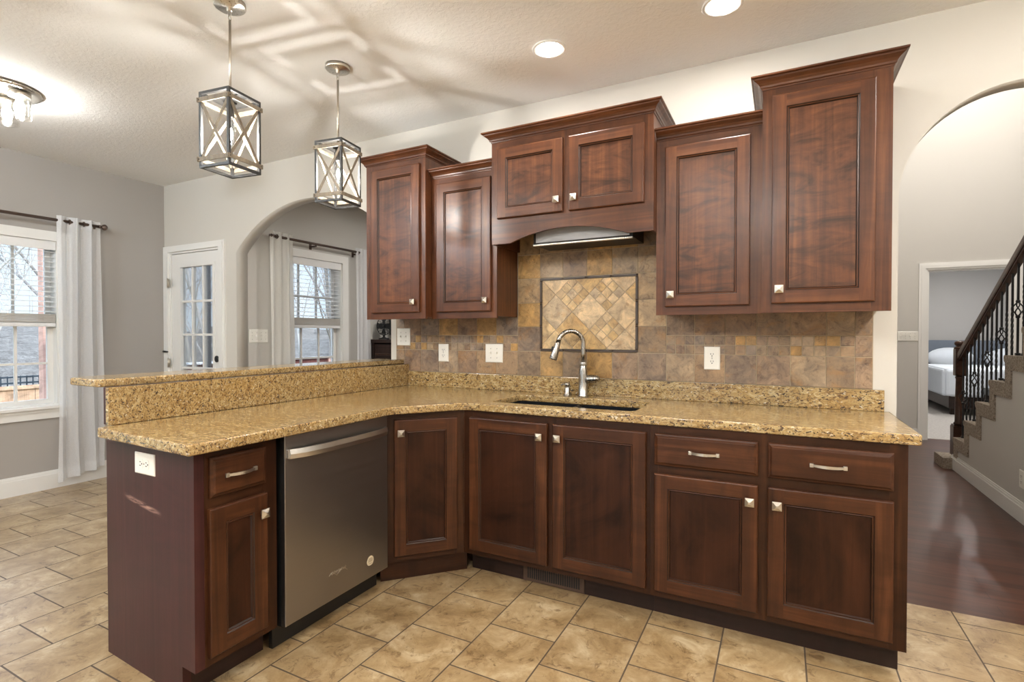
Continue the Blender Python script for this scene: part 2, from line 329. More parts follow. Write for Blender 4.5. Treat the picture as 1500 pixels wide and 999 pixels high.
# ------------------------------------------------------------------ mesh helpers
class MB:
    def __init__(s): s.bm = bmesh.new()
    def quad(s, pts, m=0):
        f = s.bm.faces.new([s.bm.verts.new(p) for p in pts]); f.material_index = m; return f
    def box(s, x0, x1, y0, y1, z0, z1, m=0, bev=0):
        b = bmesh.new(); bmesh.ops.create_cube(b, size=1)
        bmesh.ops.scale(b, vec=(abs(x1 - x0), abs(y1 - y0), abs(z1 - z0)), verts=b.verts)
        bmesh.ops.translate(b, vec=((x0 + x1) / 2, (y0 + y1) / 2, (z0 + z1) / 2), verts=b.verts)
        if bev: bmesh.ops.bevel(b, geom=b.edges[:], offset=bev, segments=2, profile=.6, affect='EDGES')
        return s.merge(b, m)
    def merge(s, b, m=0, mat=None):
        if mat is not None: bmesh.ops.transform(b, matrix=mat, verts=b.verts)
        mp = {}
        for v in b.verts: mp[v] = s.bm.verts.new(v.co)
        for f in b.faces:
            nf = s.bm.faces.new([mp[v] for v in f.verts]); nf.material_index = m if m is not None else f.material_index; nf.smooth = f.smooth
        b.free(); return s
    def bar(s, p0, p1, w, h, m=0, up=(0, 0, 1), bev=0):
        p0, p1 = Vector(p0), Vector(p1); d = p1 - p0; L = d.length; d.normalize(); up = Vector(up)
        if abs(d.dot(up)) > .99: up = Vector((1, 0, 0))
        r = d.cross(up).normalized(); u = r.cross(d).normalized()
        b = bmesh.new(); bmesh.ops.create_cube(b, size=1); bmesh.ops.scale(b, vec=(w, L, h), verts=b.verts)
        if bev: bmesh.ops.bevel(b, geom=b.edges[:], offset=bev, segments=2, profile=.6, affect='EDGES')
        mt = Matrix((r, d, u)).transposed().to_4x4(); mt.translation = (p0 + p1) / 2
        return s.merge(b, m, mt)
    def tube(s, pts, r, m=0, seg=12, cap=True):
        pts = [Vector(p) for p in pts]; n = len(pts); rs = r if isinstance(r, (list, tuple)) else [r] * n
        rings = []; prev = None
        for i, p in enumerate(pts):
            d = (pts[min(i + 1, n - 1)] - pts[max(i - 1, 0)]).normalized()
            if prev is None:
                a = Vector((0, 0, 1)) if abs(d.z) < .9 else Vector((1, 0, 0)); u = d.cross(a).normalized()
            else: u = (prev - d * prev.dot(d)).normalized()
            prev = u; w = d.cross(u)
            rings.append([s.bm.verts.new(p + (u * cos(2 * pi * k / seg) + w * sin(2 * pi * k / seg)) * rs[i]) for k in range(seg)])
        for i in range(n - 1):
            for k in range(seg):
                f = s.bm.faces.new((rings[i][k], rings[i][(k + 1) % seg], rings[i + 1][(k + 1) % seg], rings[i + 1][k])); f.smooth = True; f.material_index = m
        if cap:
            for rg, fl in ((rings[0], True), (rings[-1], False)):
                f = s.bm.faces.new(rg[::-1] if fl else rg); f.material_index = m
        return s
    def lathe(s, prof, c=(0, 0, 0), m=0, seg=24, axis='z', cap=True):
        c = Vector(c); rings = []
        for r, h in prof:
            rg = []
            for k in range(seg):
                a = 2 * pi * k / seg; x, y = r * cos(a), r * sin(a)
                rg.append(s.bm.verts.new(c + Vector({'z': (x, y, h), 'x': (h, x, y), 'y': (y, h, x)}[axis])))
            rings.append(rg)
        for i in range(len(rings) - 1):
            for k in range(seg):
                f = s.bm.faces.new((rings[i][k], rings[i][(k + 1) % seg], rings[i + 1][(k + 1) % seg], rings[i + 1][k])); f.smooth = True; f.material_index = m
        if cap:
            for rg, fl in ((rings[0], True), (rings[-1], False)):
                f = s.bm.faces.new(rg[::-1] if fl else rg); f.material_index = m
        return s
    def sphere(s, c, r, m=0, sx=1, sy=1, sz=1, u=20, v=12):
        b = bmesh.new(); bmesh.ops.create_uvsphere(b, u_segments=u, v_segments=v, radius=r); bmesh.ops.scale(b, vec=(sx, sy, sz), verts=b.verts); bmesh.ops.translate(b, vec=c, verts=b.verts)
        for f in b.faces: f.smooth = True
        return s.merge(b, m)
    def prism(s, poly, a, b, axis='y', m=0):
        """extrude a 2D polygon: axis y -> (x,z) outline, axis x -> (y,z), axis z -> (x,y)"""
        mk = {'yy': lambda p, t: (p[0], t, p[1]), 'y': lambda p, t: (p[0], t, p[1]), 'x': lambda p, t: (t, p[0], p[1]), 'z': lambda p, t: (p[0], p[1], t)}[axis]
        A = [s.bm.verts.new(mk(p, a)) for p in poly]; B = [s.bm.verts.new(mk(p, b)) for p in poly]; n = len(poly)
        for f in (s.bm.faces.new(A), s.bm.faces.new(B[::-1])): f.material_index = m
        for i in range(n):
            f = s.bm.faces.new((A[i], B[i], B[(i + 1) % n], A[(i + 1) % n])); f.material_index = m
        return s
    def build(s, name, mats, parent=None, loc=None, kind=None, smooth=None):
        bmesh.ops.recalc_face_normals(s.bm, faces=s.bm.faces[:])
        me = bpy.data.meshes.new(name); s.bm.to_mesh(me); s.bm.free()
        for mm in (mats if isinstance(mats, (list, tuple)) else [mats]): me.materials.append(M[mm])
        return link(name, me, parent, loc, kind)
def link(name, me, parent=None, loc=None, kind=None):
    o = bpy.data.objects.new(name, me); C.objects.link(o)
    if parent is not None: o.parent = parent
    if loc is not None: o.location = loc
    if kind: o['kind'] = kind
    return o
def thing(name, label, cat, loc=(0, 0, 0), rotz=0, group=None):
    o = bpy.data.objects.new(name, None); C.objects.link(o); o.location = loc; o.rotation_euler = (0, 0, rotz); o.empty_display_size = .05
    return tag(o, label, cat, group)
def tag(o, label, cat, group=None):
    o['label'] = label; o['category'] = cat
    if group: o['group'] = group
    return o
def dup(root, loc, rotz=None, label=None):
    r = root.copy(); C.objects.link(r); r.location = loc
    if rotz is not None: r.rotation_euler = (0, 0, rotz)
    if label: r['label'] = label
    for ch in list(root.children):
        c = ch.copy(); C.objects.link(c); c.parent = r
        for g in list(ch.children):
            d = g.copy(); C.objects.link(d); d.parent = c
    return r
def slab(name, loops, thick, mats, bev=0, plane='xy', at=0, parent=None, kind=None, res=3):
    """a flat plate with holes from 2D loops (first = outline), made with a filled curve; plane xy: thick upward from at, xz: thick to +y from at, yz: thick to +x"""
    cu = bpy.data.curves.new(name, 'CURVE'); cu.dimensions = '2D'; cu.fill_mode = 'BOTH'; cu.extrude = thick / 2 - bev; cu.bevel_depth = bev; cu.bevel_resolution = res; cu.offset = -bev
    for lp in loops:
        sp = cu.splines.new('POLY'); sp.points.add(len(lp) - 1); sp.use_cyclic_u = True
        for p, q in zip(sp.points, lp): p.co = (q[0], q[1], 0, 1)
    ob = bpy.data.objects.new(name, cu); C.objects.link(ob); bpy.context.view_layer.update()
    me = bpy.data.meshes.new_from_object(ob.evaluated_get(bpy.context.evaluated_depsgraph_get())); bpy.data.objects.remove(ob); bpy.data.curves.remove(cu)
    me.materials.clear()
    for mm in (mats if isinstance(mats, (list, tuple)) else [mats]): me.materials.append(M[mm])
    for p in me.polygons: p.material_index = 0
    mt = Matrix.Translation((0, 0, thick / 2))
    if plane == 'xz': mt = Matrix(((1, 0, 0, 0), (0, 0, -1, at + thick), (0, 1, 0, 0), (0, 0, 0, 1))) @ mt
    elif plane == 'yz': mt = Matrix(((0, 0, 1, at), (1, 0, 0, 0), (0, 1, 0, 0), (0, 0, 0, 1))) @ mt
    else: mt = Matrix.Translation((0, 0, at)) @ mt
    me.transform(mt)
    bm = bmesh.new(); bm.from_mesh(me); bmesh.ops.remove_doubles(bm, verts=bm.verts, dist=1e-5); bmesh.ops.recalc_face_normals(bm, faces=bm.faces[:]); bm.to_mesh(me); bm.free()
    me.name = name
    return link(name, me, parent, None, kind)
def text(name, body, size, mat, parent, mt, depth=.0004):
    cu = bpy.data.curves.new(name, 'FONT'); cu.body = body; cu.size = size; cu.extrude = depth; cu.align_x = 'CENTER'; cu.align_y = 'CENTER'
    ob = bpy.data.objects.new(name, cu); C.objects.link(ob); bpy.context.view_layer.update()
    me = bpy.data.meshes.new_from_object(ob.evaluated_get(bpy.context.evaluated_depsgraph_get())); bpy.data.objects.remove(ob); bpy.data.curves.remove(cu)
    me.materials.clear(); me.materials.append(M[mat]); me.transform(mt); me.name = name
    return link(name, me, parent)

# ------------------------------------------------------------------ the setting
H = 2.7186; XL = -5.771; XJ = -4.681; T = .11
def sbox(name, x0, x1, y0, y1, z0, z1, mat, kind='structure'):
    return MB().box(x0, x1, y0, y1, z0, z1).build(name, mat, kind=kind)
def arc(xc, hw, spring, rise, n=28):
    """segmental arch from right to left"""
    r = (hw * hw + rise * rise) / (2 * rise); zc = spring + rise - r; a = math.asin(hw / r)
    return [(xc + r * sin(a - 2 * a * i / n), zc + r * cos(a - 2 * a * i / n)) for i in range(n + 1)]
def ell(xc, hw, spring, rise, n=36):
    return [(xc + hw * cos(pi * i / n), spring + rise * sin(pi * i / n)) for i in range(n + 1)]
sbox('floor', -5.92, 2.45, -5.75, .08, -.06, 0, 'floor_tile')
sbox('floor_hall', -.2, 2.45, .08, 5.0, -.06, 0, 'hardwood')
sbox('floor_sitting_room', XJ - .14, -.2, .08, 2.6, -.06, 0, 'hardwood')
sbox('floor_bedroom', .2, 5.0, 5.0, 9.6, -.06, .004, 'bedroom_carpet')
sbox('ceiling', -5.92, 2.45, -5.75, 0, H, H + .1, 'ceiling_paint')
sbox('ceiling_sitting_room', XJ - .14, -.2, T, 2.6, H, H + .1, 'ceiling_paint')
sbox('ceiling_hall', -.2, 2.45, T, 5.05, 5.3, 5.4, 'ceiling_paint')
sbox('ceiling_bedroom', .2, 5.0, 5.02, 9.6, H, H + .1, 'ceiling_paint')
# kitchen wall with the garden door, the wide arch and the hall arch
out = [(-5.91, 0), (-5.69, 0), (-5.69, 2.065), (-4.91, 2.065), (-4.91, 0), (-4.681, 0)] + arc(-3.808, .873, 2.0, .368)[::-1] + [(-2.935, 0), (.065, 0)] + \
      ell(.50, .435, 1.89, .467)[::-1] + [(.935, 0), (2.45, 0), (2.45, 5.3), (-.2, 5.3), (-.2, 2.80), (-5.91, 2.80)]
slab('wall_back', [out], T, 'wall_paint', plane='xz', at=0, kind='structure')
def hole(y0, y1, z0, z1): return [(y0, z0), (y1, z0), (y1, z1), (y0, z1)]
LW = (-1.95, -.845, .69, 2.045); FW = (.55, 1.235, .69, 2.045)
slab('wall_left', [hole(-5.75, 0, 0, 2.80), hole(*LW), hole(-4.9, -2.9, .02, 2.1)], .14, 'wall_paint_shaded', plane='yz', at=XL - .14, kind='structure')
slab('wall_sitting_room_left', [hole(T, 2.6, 0, 2.80), hole(*FW)], .14, 'foyer_paint', plane='yz', at=XJ - .14, kind='structure')
sbox('wall_sitting_room_back', XJ - .14, -.2, 2.45, 2.6, 0, 2.8, 'foyer_paint')
sbox('wall_hall_left', -.32, -.2, T, 5.02, 0, 5.3, 'foyer_paint')
sbox('wall_hall_right', 2.2, 2.32, T, 5.02, 0, 5.3, 'foyer_paint')
slab('wall_hall_back', [[(-.32, 0), (1.15, 0), (1.15, 2.045), (1.92, 2.045), (1.92, 0), (5.1, 0), (5.1, 5.3), (-.32, 5.3)]], .12, 'foyer_paint', plane='xz', at=4.9, kind='structure')
sbox('wall_bedroom_back', .1, 5.1, 9.45, 9.6, 0, 2.8, 'bedroom_paint')
sbox('wall_bedroom_left', .1, .22, 5.02, 9.6, 0, 2.8, 'bedroom_paint')
sbox('wall_bedroom_right', 4.95, 5.1, 5.02, 9.6, 0, 2.8, 'bedroom_paint')
sbox('wall_right', 2.3, 2.45, -5.75, 0, 0, 2.80, 'wall_paint')
slab('wall_front', [hole(-5.91, 2.45, 0, 2.80), hole(-3.6, -1.2, .02, 2.15)], .14, 'wall_paint', plane='xz', at=-5.75, kind='structure')

# baseboards: a tall board with a stepped top
def baseboard(name, p0, p1, nrm, h=.13, t=.016):
    (x0, y0), (x1, y1) = p0, p1; nx, ny = nrm; b = MB()
    for z0, z1, k in ((0, h - .03, t), (h - .03, h - .012, t * .7), (h - .012, h, t * .4)):
        b.box(min(x0, x1, x0 + nx * k, x1 + nx * k), max(x0, x1, x0 + nx * k, x1 + nx * k), min(y0, y1, y0 + ny * k, y1 + ny * k), max(y0, y1, y0 + ny * k, y1 + ny * k), z0, z1)
    return b.build(name, 'white_trim', kind='structure')
baseboard('baseboard_left', (XL, -2.9), (XL, -.001), (1, 0), .15)
baseboard('baseboard_sitting_room', (XJ, T + .01), (XJ, 2.44), (1, 0))
baseboard('baseboard_hall_back', (-.19, 4.9), (1.065, 4.9), (0, -1))
baseboard('baseboard_stair', (1.05, .75), (1.05, 3.36), (-1, 0), .135, .018)
baseboard('baseboard_bedroom', (.23, 9.45), (4.94, 9.45), (0, -1), .14)
# door casing round the bedroom opening
b = MB()
for i_, o, t in ((.060, .085, .014), (.022, .060, .020), (0, .022, .012)):
    b.box(1.15 - o, 1.15 - i_, 4.9 - t, 4.9, 0, 2.045 + o); b.box(1.92 + i_, 1.92 + o, 4.9 - t, 4.9, 0, 2.045 + o); b.box(1.15 - i_, 1.92 + i_, 4.9 - t, 4.9, 2.045 + i_, 2.045 + o)
b.box(1.15, 1.165, 4.9, 5.02, 0, 2.045); b.box(1.905, 1.92, 4.9, 5.02, 0, 2.045); b.box(1.165, 1.905, 4.9, 5.02, 2.03, 2.045)
b.build('trim_1', 'white_trim', kind='structure')

def window(n, X, y0, y1, z0, z1, zm, vy, hz_low, hz_up, label):
    w = bpy.data.objects.new('window_%d' % n, None); C.objects.link(w); w['kind'] = 'structure'; w.location = (X, (y0 + y1) / 2, z0); cy = (y0 + y1) / 2
    def Y(y): return y - cy
    def Z(z): return z - z0
    b = MB(); cw = .088
    for t, i_, o in ((.020, 0, cw - .022), (.014, cw - .022, cw)):
        b.box(.0, t, Y(y0 - o), Y(y0 - i_), Z(z0), Z(z1 + o * .9)); b.box(.0, t, Y(y1 + i_), Y(y1 + o), Z(z0), Z(z1 + o * .9)); b.box(.0, t, Y(y0 - i_), Y(y1 + i_), Z(z1 + i_ * .9), Z(z1 + o * .9))
    b.build('window_casing', 'white_trim', w)
    b = MB(); b.box(-.08, .045, Y(y0 - .11), Y(y1 + .11), Z(z0 - .026), Z(z0), bev=.005); b.box(0, .016, Y(y0 - cw), Y(y1 + cw), Z(z0 - .105), Z(z0 - .05)); b.box(0, .026, Y(y0 - cw - .004), Y(y1 + cw + .004), Z(z0 - .05), Z(z0 - .0262))
    b.build('window_sill', 'white_trim', w)
    b = MB()
    for a0, a1, c0, c1 in ((y0, y0 + .012, z0 + .012, z1 - .012), (y1 - .012, y1, z0 + .012, z1 - .012), (y0, y1, z1 - .012, z1), (y0, y1, z0, z0 + .012)): b.box(-.139, -.0004, Y(a0), Y(a1), Z(c0), Z(c1))
    b.build('window_jamb', 'white_trim', w)
    for nm, xa, xb, a, c, hz in (('lower_sash', -.10, -.07, z0 + .012, zm + .02, hz_low), ('upper_sash', -.132, -.104, zm - .02, z1 - .012, hz_up)):
        b = MB(); s = .036
        b.box(xa, xb, Y(y0 + .012), Y(y0 + .012 + s), Z(a), Z(c)); b.box(xa, xb, Y(y1 - .012 - s), Y(y1 - .012), Z(a), Z(c)); b.box(xa + .0006, xb - .0006, Y(y0 + .012 + s), Y(y1 - .012 - s), Z(a), Z(a + s)); b.box(xa + .0006, xb - .0006, Y(y0 + .012 + s), Y(y1 - .012 - s), Z(c - s), Z(c))
        so = b.build(nm, 'white_trim', w)
        xm = (xa + xb) / 2
        b = MB()
        for v in vy: b.box(xm - .009, xm + .009, Y(v - .009), Y(v + .009), Z(a + s), Z(c - s))
        for h in hz: b.box(xm - .008, xm + .008, Y(y0 + .012 + s), Y(y1 - .012 - s), Z(h - .009), Z(h + .009))
        b.build('muntins', 'white_trim', so)
        MB().box(xm - .002, xm + .002, Y(y0 + .014 + s), Y(y1 - .014 - s), Z(a + s), Z(c - s)).build('window_pane', 'window_glass', so)
    return w
window(1, XL, *LW, 1.365, (-1.40, -1.09) if 0 else (-1.67, -1.385, -1.095), (1.035,), (), '')
window(2, XJ, *FW, 1.365, (.76, .985), (1.03,), (1.665,), '')
# sliding glass doors added unseen behind the camera to let in daylight
def added_slider(n, axis, at, a0, a1, z0, z1):
    w = bpy.data.objects.new('door_%d' % n, None); C.objects.link(w); w['kind'] = 'structure'
    mid = (a0 + a1) / 2; w.location = (at, mid, z0) if axis == 'x' else (mid, at, z0); hw = (a1 - a0) / 2; hh = z1 - z0
    if axis == 'y': w.rotation_euler = (0, 0, pi / 2)
    for k, (p, q, off) in enumerate(((-hw, .03, .02), (-.03, hw, -.02))):
        b = MB(); s = .06
        b.box(off - .018, off + .018, p, p + s, 0, hh); b.box(off - .018, off + .018, q - s, q, 0, hh); b.box(off - .018, off + .018, p + s, q - s, 0, .09); b.box(off - .018, off + .018, p + s, q - s, hh - s, hh)
        so = b.build('added_sliding_panel', 'white_trim', w)
        MB().box(off - .003, off + .003, p + s, q - s, .09, hh - s).build('door_pane', 'window_glass', so)
added_slider(2, 'x', XL - .07, -4.9, -2.9, .02, 2.1)
added_slider(3, 'y', -5.68, -3.6, -1.2, .02, 2.15)

# garden door beside the dining corner
d = bpy.data.objects.new('door_1', None); C.objects.link(d); d['kind'] = 'structure'; d.location = (-5.30, 0, 0)
def dX(x): return x + 5.30
b = MB()
for t, i_, o in ((.020, 0, .056), (.014, .056, .0805)):
    b.box(dX(-5.69 - o), dX(-5.69 - i_), -t, 0, 0, 2.065 + o * .72); b.box(dX(-4.91 + i_), dX(-4.91 + o), -t, 0, 0, 2.065 + o * .72); b.box(dX(-5.69 - i_), dX(-4.91 + i_), -t, 0, 2.065 + i_ * .72, 2.065 + o * .72)
b.box(dX(-5.69), dX(-5.672), 0, T, 0, 2.065); b.box(dX(-4.928), dX(-4.91), 0, T, 0, 2.065); b.box(dX(-5.672), dX(-4.928), 0, T, 2.047, 2.065)
b.build('door_casing', 'white_trim', d)
b = MB(); gx0, gx1, gz0, gz1 = -5.524, -5.030, .30, 1.913
b.box(dX(-5.668), dX(gx0), .012, .056, .01, 2.043); b.box(dX(gx1), dX(-4.932), .012, .056, .01, 2.043); b.box(dX(gx0), dX(gx1), .012, .056, gz1, 2.043); b.box(dX(gx0), dX(gx1), .012, .056, .01, gz0)
for z0, z1, xa, xb in ((gz0 - .03, gz1 + .03, gx0 - .03, gx0), (gz0 - .03, gz1 + .03, gx1, gx1 + .03), (gz1, gz1 + .03, gx0, gx1), (gz0 - .03, gz0, gx0, gx1)): b.box(dX(xa), dX(xb), .004, .012, z0, z1)
leaf = b.build('door_leaf', 'white_trim', d)
MB().box(dX(gx0), dX(gx1), .032, .037, gz0, gz1).build('door_pane', 'window_glass', leaf)
b = MB()
for k in (1, 2): xm = gx0 + (gx1 - gx0) * k / 3; b.box(dX(xm - .011), dX(xm + .011), .020, .048, gz0, gz1)
for z in (.64, .955, 1.272, 1.588): b.box(dX(gx0), dX(gx1), .0205, .0475, z - .010, z + .010)
b.build('muntins', 'white_trim', leaf)
MB().lathe([(.026, 0), (.030, -.006), (.030, -.012), (.022, -.016), (.010, -.018)], (dX(-4.972), .012, 1.05), axis='y', seg=20).build('deadbolt', 'black_metal', leaf)
b = MB(); b.lathe([(.022, 0), (.026, -.008), (.014, -.022), (.014, -.034), (.030, -.045), (.032, -.06), (.022, -.072)], (dX(-4.972), .012, .93), axis='y', seg=20); b.build('door_knob', 'black_metal', leaf)
for z in (1.77, 1.0, .25):
    b = MB(); b.tube([(dX(-5.680), -.024, z - .045), (dX(-5.680), -.024, z + .045)], .007); b.box(dX(-5.69), dX(-5.655), -.021, -.017, z - .04, z + .04); b.build('hinge', 'brushed_nickel', d)
b = MB(); b.box(dX(-5.75), dX(-5.69), -.03, -.02, 1.098, 1.112); b.tube([(dX(-5.76), -.03, 1.105), (dX(-5.72), -.045, 1.115), (dX(-5.67), -.03, 1.105)], .005); b.build('door_latch', 'black_metal', d)

# ------------------------------------------------------------------ cabinetry
def knob(parent, x, z):
    b = MB(); b.lathe([(.008, 0), (.006, -.006), (.009, -.013)], (0, -.02, 0), axis='y', seg=14)
    h0, h1, ap = .0145, .0172, .004
    lv = [(-.033, h0), (-.037, h1), (-.041, h1), (-.050, ap)]
    rs = [[b.bm.verts.new((sx * h, y, sz * h)) for sx, sz in ((-1, -1), (1, -1), (1, 1), (-1, 1))] for y, h in lv]
    b.bm.faces.new(rs[0]); b.bm.faces.new(rs[-1])
    for i in range(3):
        for k in range(4): b.bm.faces.new((rs[i][k], rs[i][(k + 1) % 4], rs[i + 1][(k + 1) % 4], rs[i + 1][k]))
    return b.build('knob', 'knob_nickel', parent, (x, 0, z))
def pull(parent, x, z):
    b = MB(); n = 12; prev = None; hw = .055
    for i in range(n + 1):
        u = -1 + 2 * i / n; y = -.024 - .018 * (1 - u * u); w = .0055 - .0012 * u * u
        rg = [b.bm.verts.new((u * hw, y - .003, -w)), b.bm.verts.new((u * hw, y - .003, w)), b.bm.verts.new((u * hw, y + .003, w)), b.bm.verts.new((u * hw, y + .003, -w))]
        if prev:
            for k in range(4): b.bm.faces.new((prev[k], prev[(k + 1) % 4], rg[(k + 1) % 4], rg[k]))
        else: b.bm.faces.new(rg)
        prev = rg
    b.bm.faces.new(prev)
    for s in (-1, 1): b.box(s * hw - .007, s * hw + .007, -.030, -.019, -.0075, .0075, bev=.002)
    return b.build('drawer_pull', 'knob_nickel', parent, (x, 0, z))
def door(parent, x0, x1, z0, z1, kx=None, kz=None, panel='wood_panel', st=.056, pre=''):
    w, h, t, c = x1 - x0, z1 - z0, .020, .005; b = MB()
    def ring(i, y): return [(i, y, i), (w - i, y, i), (w - i, y, h - i), (i, y, h - i)]
    def loft(A, B, ms=(0, 0, 0, 0)):
        for k in range(4): b.quad([A[k], A[(k + 1) % 4], B[(k + 1) % 4], B[k]], ms[k])
    hv = (1, 0, 1, 0)
    loft(ring(0, 0), ring(0, -t + c * .8), hv); loft(ring(0, -t + c * .8), ring(c * .35, -t + c * .3), hv); loft(ring(c * .35, -t + c * .3), ring(c, -t), hv)
    s = st
    b.quad([(c, -t, c), (s, -t, c), (s, -t, h - c), (c, -t, h - c)], 0); b.quad([(w - s, -t, c), (w - c, -t, c), (w - c, -t, h - c), (w - s, -t, h - c)], 0)
    b.quad([(s, -t, c), (w - s, -t, c), (w - s, -t, s), (s, -t, s)], 1); b.quad([(s, -t, h - s), (w - s, -t, h - s), (w - s, -t, h - c), (s, -t, h - c)], 1)
    loft(ring(s, -t), ring(s + .004, -t + .0045), (2, 2, 2, 2)); loft(ring(s + .004, -t + .0045), ring(s + .008, -t + .0035), hv); loft(ring(s + .008, -t + .0035), ring(s + .012, -t + .010), (2, 2, 2, 2))
    loft(ring(0, 0), ring(s + .012, 0), hv)
    bmesh.ops.remove_doubles(b.bm, verts=b.bm.verts, dist=1e-6)
    d = b.build('door', [pre + 'wood_v', pre + 'wood_h', 'wood_glaze'], parent, (x0, 0, z0))
    q = s + .012
    MB().box(q, w - q, -t + .0098, -.002, q, h - q).build('door_panel', panel, d)
    if kx is not None: knob(d, kx - x0, kz - z0)
    return d
def drawer(parent, x0, x1, z0, z1):
    w, h, t = x1 - x0, z1 - z0, .020; b = MB()
    def ring(i, y): return [b.bm.verts.new(p) for p in ((i, y, i), (w - i, y, i), (w - i, y, h - i), (i, y, h - i))]
    R_ = [ring(0, 0), ring(0, -.010), ring(.003, -.013), ring(.008, -.0145), ring(.014, -.0195), ring(.016, -.020)]
    for A, B in zip(R_, R_[1:]):
        for k in range(4): b.bm.faces.new((A[k], A[(k + 1) % 4], B[(k + 1) % 4], B[k]))
    b.bm.faces.new(R_[0]); b.bm.faces.new(R_[-1])
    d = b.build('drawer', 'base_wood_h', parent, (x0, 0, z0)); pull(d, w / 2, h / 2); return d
def frame(parent, w, z0, z1, stiles, rails, pre='', y1=.018):
    """face frame: rails (z ranges) between stiles (x ranges); all in the y = 0 plane"""
    b = MB()
    for a, c in stiles: b.box(a, c, 0, y1, z0, z1, 0)
    st = sorted(stiles)
    for z_a, z_b in rails:
        for (p, q), (r, s) in zip(st, st[1:]): b.box(q, r, 0.0006, y1, z_a, z_b, 1)
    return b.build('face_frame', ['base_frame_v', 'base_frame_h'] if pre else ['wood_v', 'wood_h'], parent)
CROWN = [(0, 0), (.003, 0), (.005, .006), (.010, .009), (.012, .017), (.020, .027), (.032, .035), (.036, .038), (.038, .043), (.045, .046), (.047, .047), (.047, .054), (0, .054)]
def crown(parent, w, zt, D, left=True, right=True, scale=1.0):
    b = MB(); prev = None; z0 = zt - .054 * scale
    for o, z in CROWN:
        o *= scale; z = z0 + z * scale; pts = []
        if left: pts += [(-o, D, z), (-o, -o, z)]
        else: pts += [(0.0005, -o, z)]
        if right: pts += [(w + o, -o, z), (w + o, D, z)]
        else: pts += [(w - .0005, -o, z)]
        rg = [b.bm.verts.new(p) for p in pts]
        if prev:
            for k in range(len(rg) - 1): b.bm.faces.new((prev[k], prev[k + 1], rg[k + 1], rg[k]))
        prev = rg
    return b.build('crown_moulding', 'wood_h', parent)
def upper(name, label, X0, X1, Y, zb, zt, doors, left, right, topy):
    w = X1 - X0; D = -Y - .0105; r = thing(name, label, 'cabinet', (X0, Y, 0), 0, 'upper cabinets'); fz = zt - .047
    b = MB(); b.box(0.0, w, .018, D, zb + .012, fz); b.build('cabinet_body', 'wood_v', r)
    ds = [d[0] - X0 for d in doors] + [d[1] - X0 for d in doors]
    frame(r, w, zb, fz, [(0, min(ds) + .012), (max(ds) - .012, w)], [(zb, doors[0][2] + .012), (doors[0][3] - .012, fz)])
    for x0, x1, z0, z1, kx, kz in doors: door(r, x0 - X0, x1 - X0, z0, z1, kx - X0, kz)
    crown(r, w, zt, D, left, right)
    return r
TALL, MED = 2.425, 2.298
upper('wall_cabinet', 'tall dark wood wall cabinet at the left end, beside the wide arch', -2.846, -2.368, -.344, 1.372, TALL, [(-2.797, -2.406, 1.413, 2.335, -2.446, 1.477)], True, True, 0)
upper('wall_cabinet', 'shorter dark wood wall cabinet between the left tall cabinet and the hood cabinet', -2.367, -1.899, -.279, 1.372, MED, [(-2.322, -1.934, 1.413, 2.207, -1.966, 1.477)], False, False, 0)
upper('wall_cabinet', 'shorter dark wood wall cabinet right of the hood cabinet, knob at lower left', -.976, -.4925, -.279, 1.372, MED, [(-.931, -.544, 1.413, 2.207, -.901, 1.472)], False, False, 0)
r = upper('wall_cabinet', 'tallest dark wood wall cabinet at the right end, beside the hall arch', -.492, -.011, -.344, 1.372, TALL, [(-.4525, -.069, 1.413, 2.335, -.422, 1.475)], True, True, 0)
MB().box(.481, .499, .300, .333, 1.41, 2.372).build('scribe_strip', 'wood_v', r)
# hood cabinet with arched valance
X0, X1, Y = -1.8975, -.9775, -.342; w = X1 - X0; D = -Y - .0105
r = thing('hood_cabinet', 'two-door dark wood cabinet with arched valance above the tiled medallion', 'cabinet', (X0, Y, 0), 0, 'upper cabinets')
b = MB(); b.box(0, w, .018, D, 1.90, TALL - .047); b.box(0, .016, .018, D, 1.7915, 1.90); b.box(w - .016, w, .018, D, 1.7915, 1.90); b.build('cabinet_body', 'wood_v', r)
ds = [(-1.8555, -1.455), (-1.419, -1.021)]
frame(r, w, 1.945, TALL - .047, [(0, .054), (.430, .490), (w - .055, w)], [(2.315, TALL - .047)])
va = [(0, 1.7915), (.115, 1.7915)]
ac, hw, rise, sp = (-1.778 - 1.112) / 2 - X0, .333, .062, 1.7915
va += [(x, z) for x, z in arc(ac, hw, sp, rise, 24)[::-1]] + [(w, 1.7915), (w, 1.945), (0, 1.945)]
MB().prism(va, 0.0, .018, 'y').build('valance', 'wood_h', r)
for (a, c), k in zip(ds, (-1.486, -1.388)): door(r, a - X0, c - X0, 1.933, 2.327, k - X0, 1.997)
crown(r, w, TALL, D, True, True)

# base cabinets
def base(name, label, X0, Y, w, rot, doors, drawers, stiles, depth=.595, toe=.085, toe_in=(0, 0), rails=None, toe_mat='toe_wood', open_top=False):
    r = thing(name, label, 'cabinet', (X0, Y, 0), rot, 'base cabinets')
    b = MB()
    if open_top:
        b.box(.0005, .0165, .018, depth, .114, .872); b.box(w - .0165, w - .0005, .018, depth, .114, .872); b.box(.0165, w - .0165, .018, depth, .114, .130); b.box(.0165, w - .0165, depth - .012, depth, .130, .872)
    else: b.box(.0005, w - .0005, .018, depth, .114, .872)
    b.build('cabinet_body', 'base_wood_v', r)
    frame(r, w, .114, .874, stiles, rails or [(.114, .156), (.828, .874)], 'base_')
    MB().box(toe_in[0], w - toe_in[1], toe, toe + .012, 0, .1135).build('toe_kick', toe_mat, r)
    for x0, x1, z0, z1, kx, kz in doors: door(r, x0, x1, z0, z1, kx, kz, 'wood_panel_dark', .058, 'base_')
    for q in drawers: drawer(r, *q)
    return r
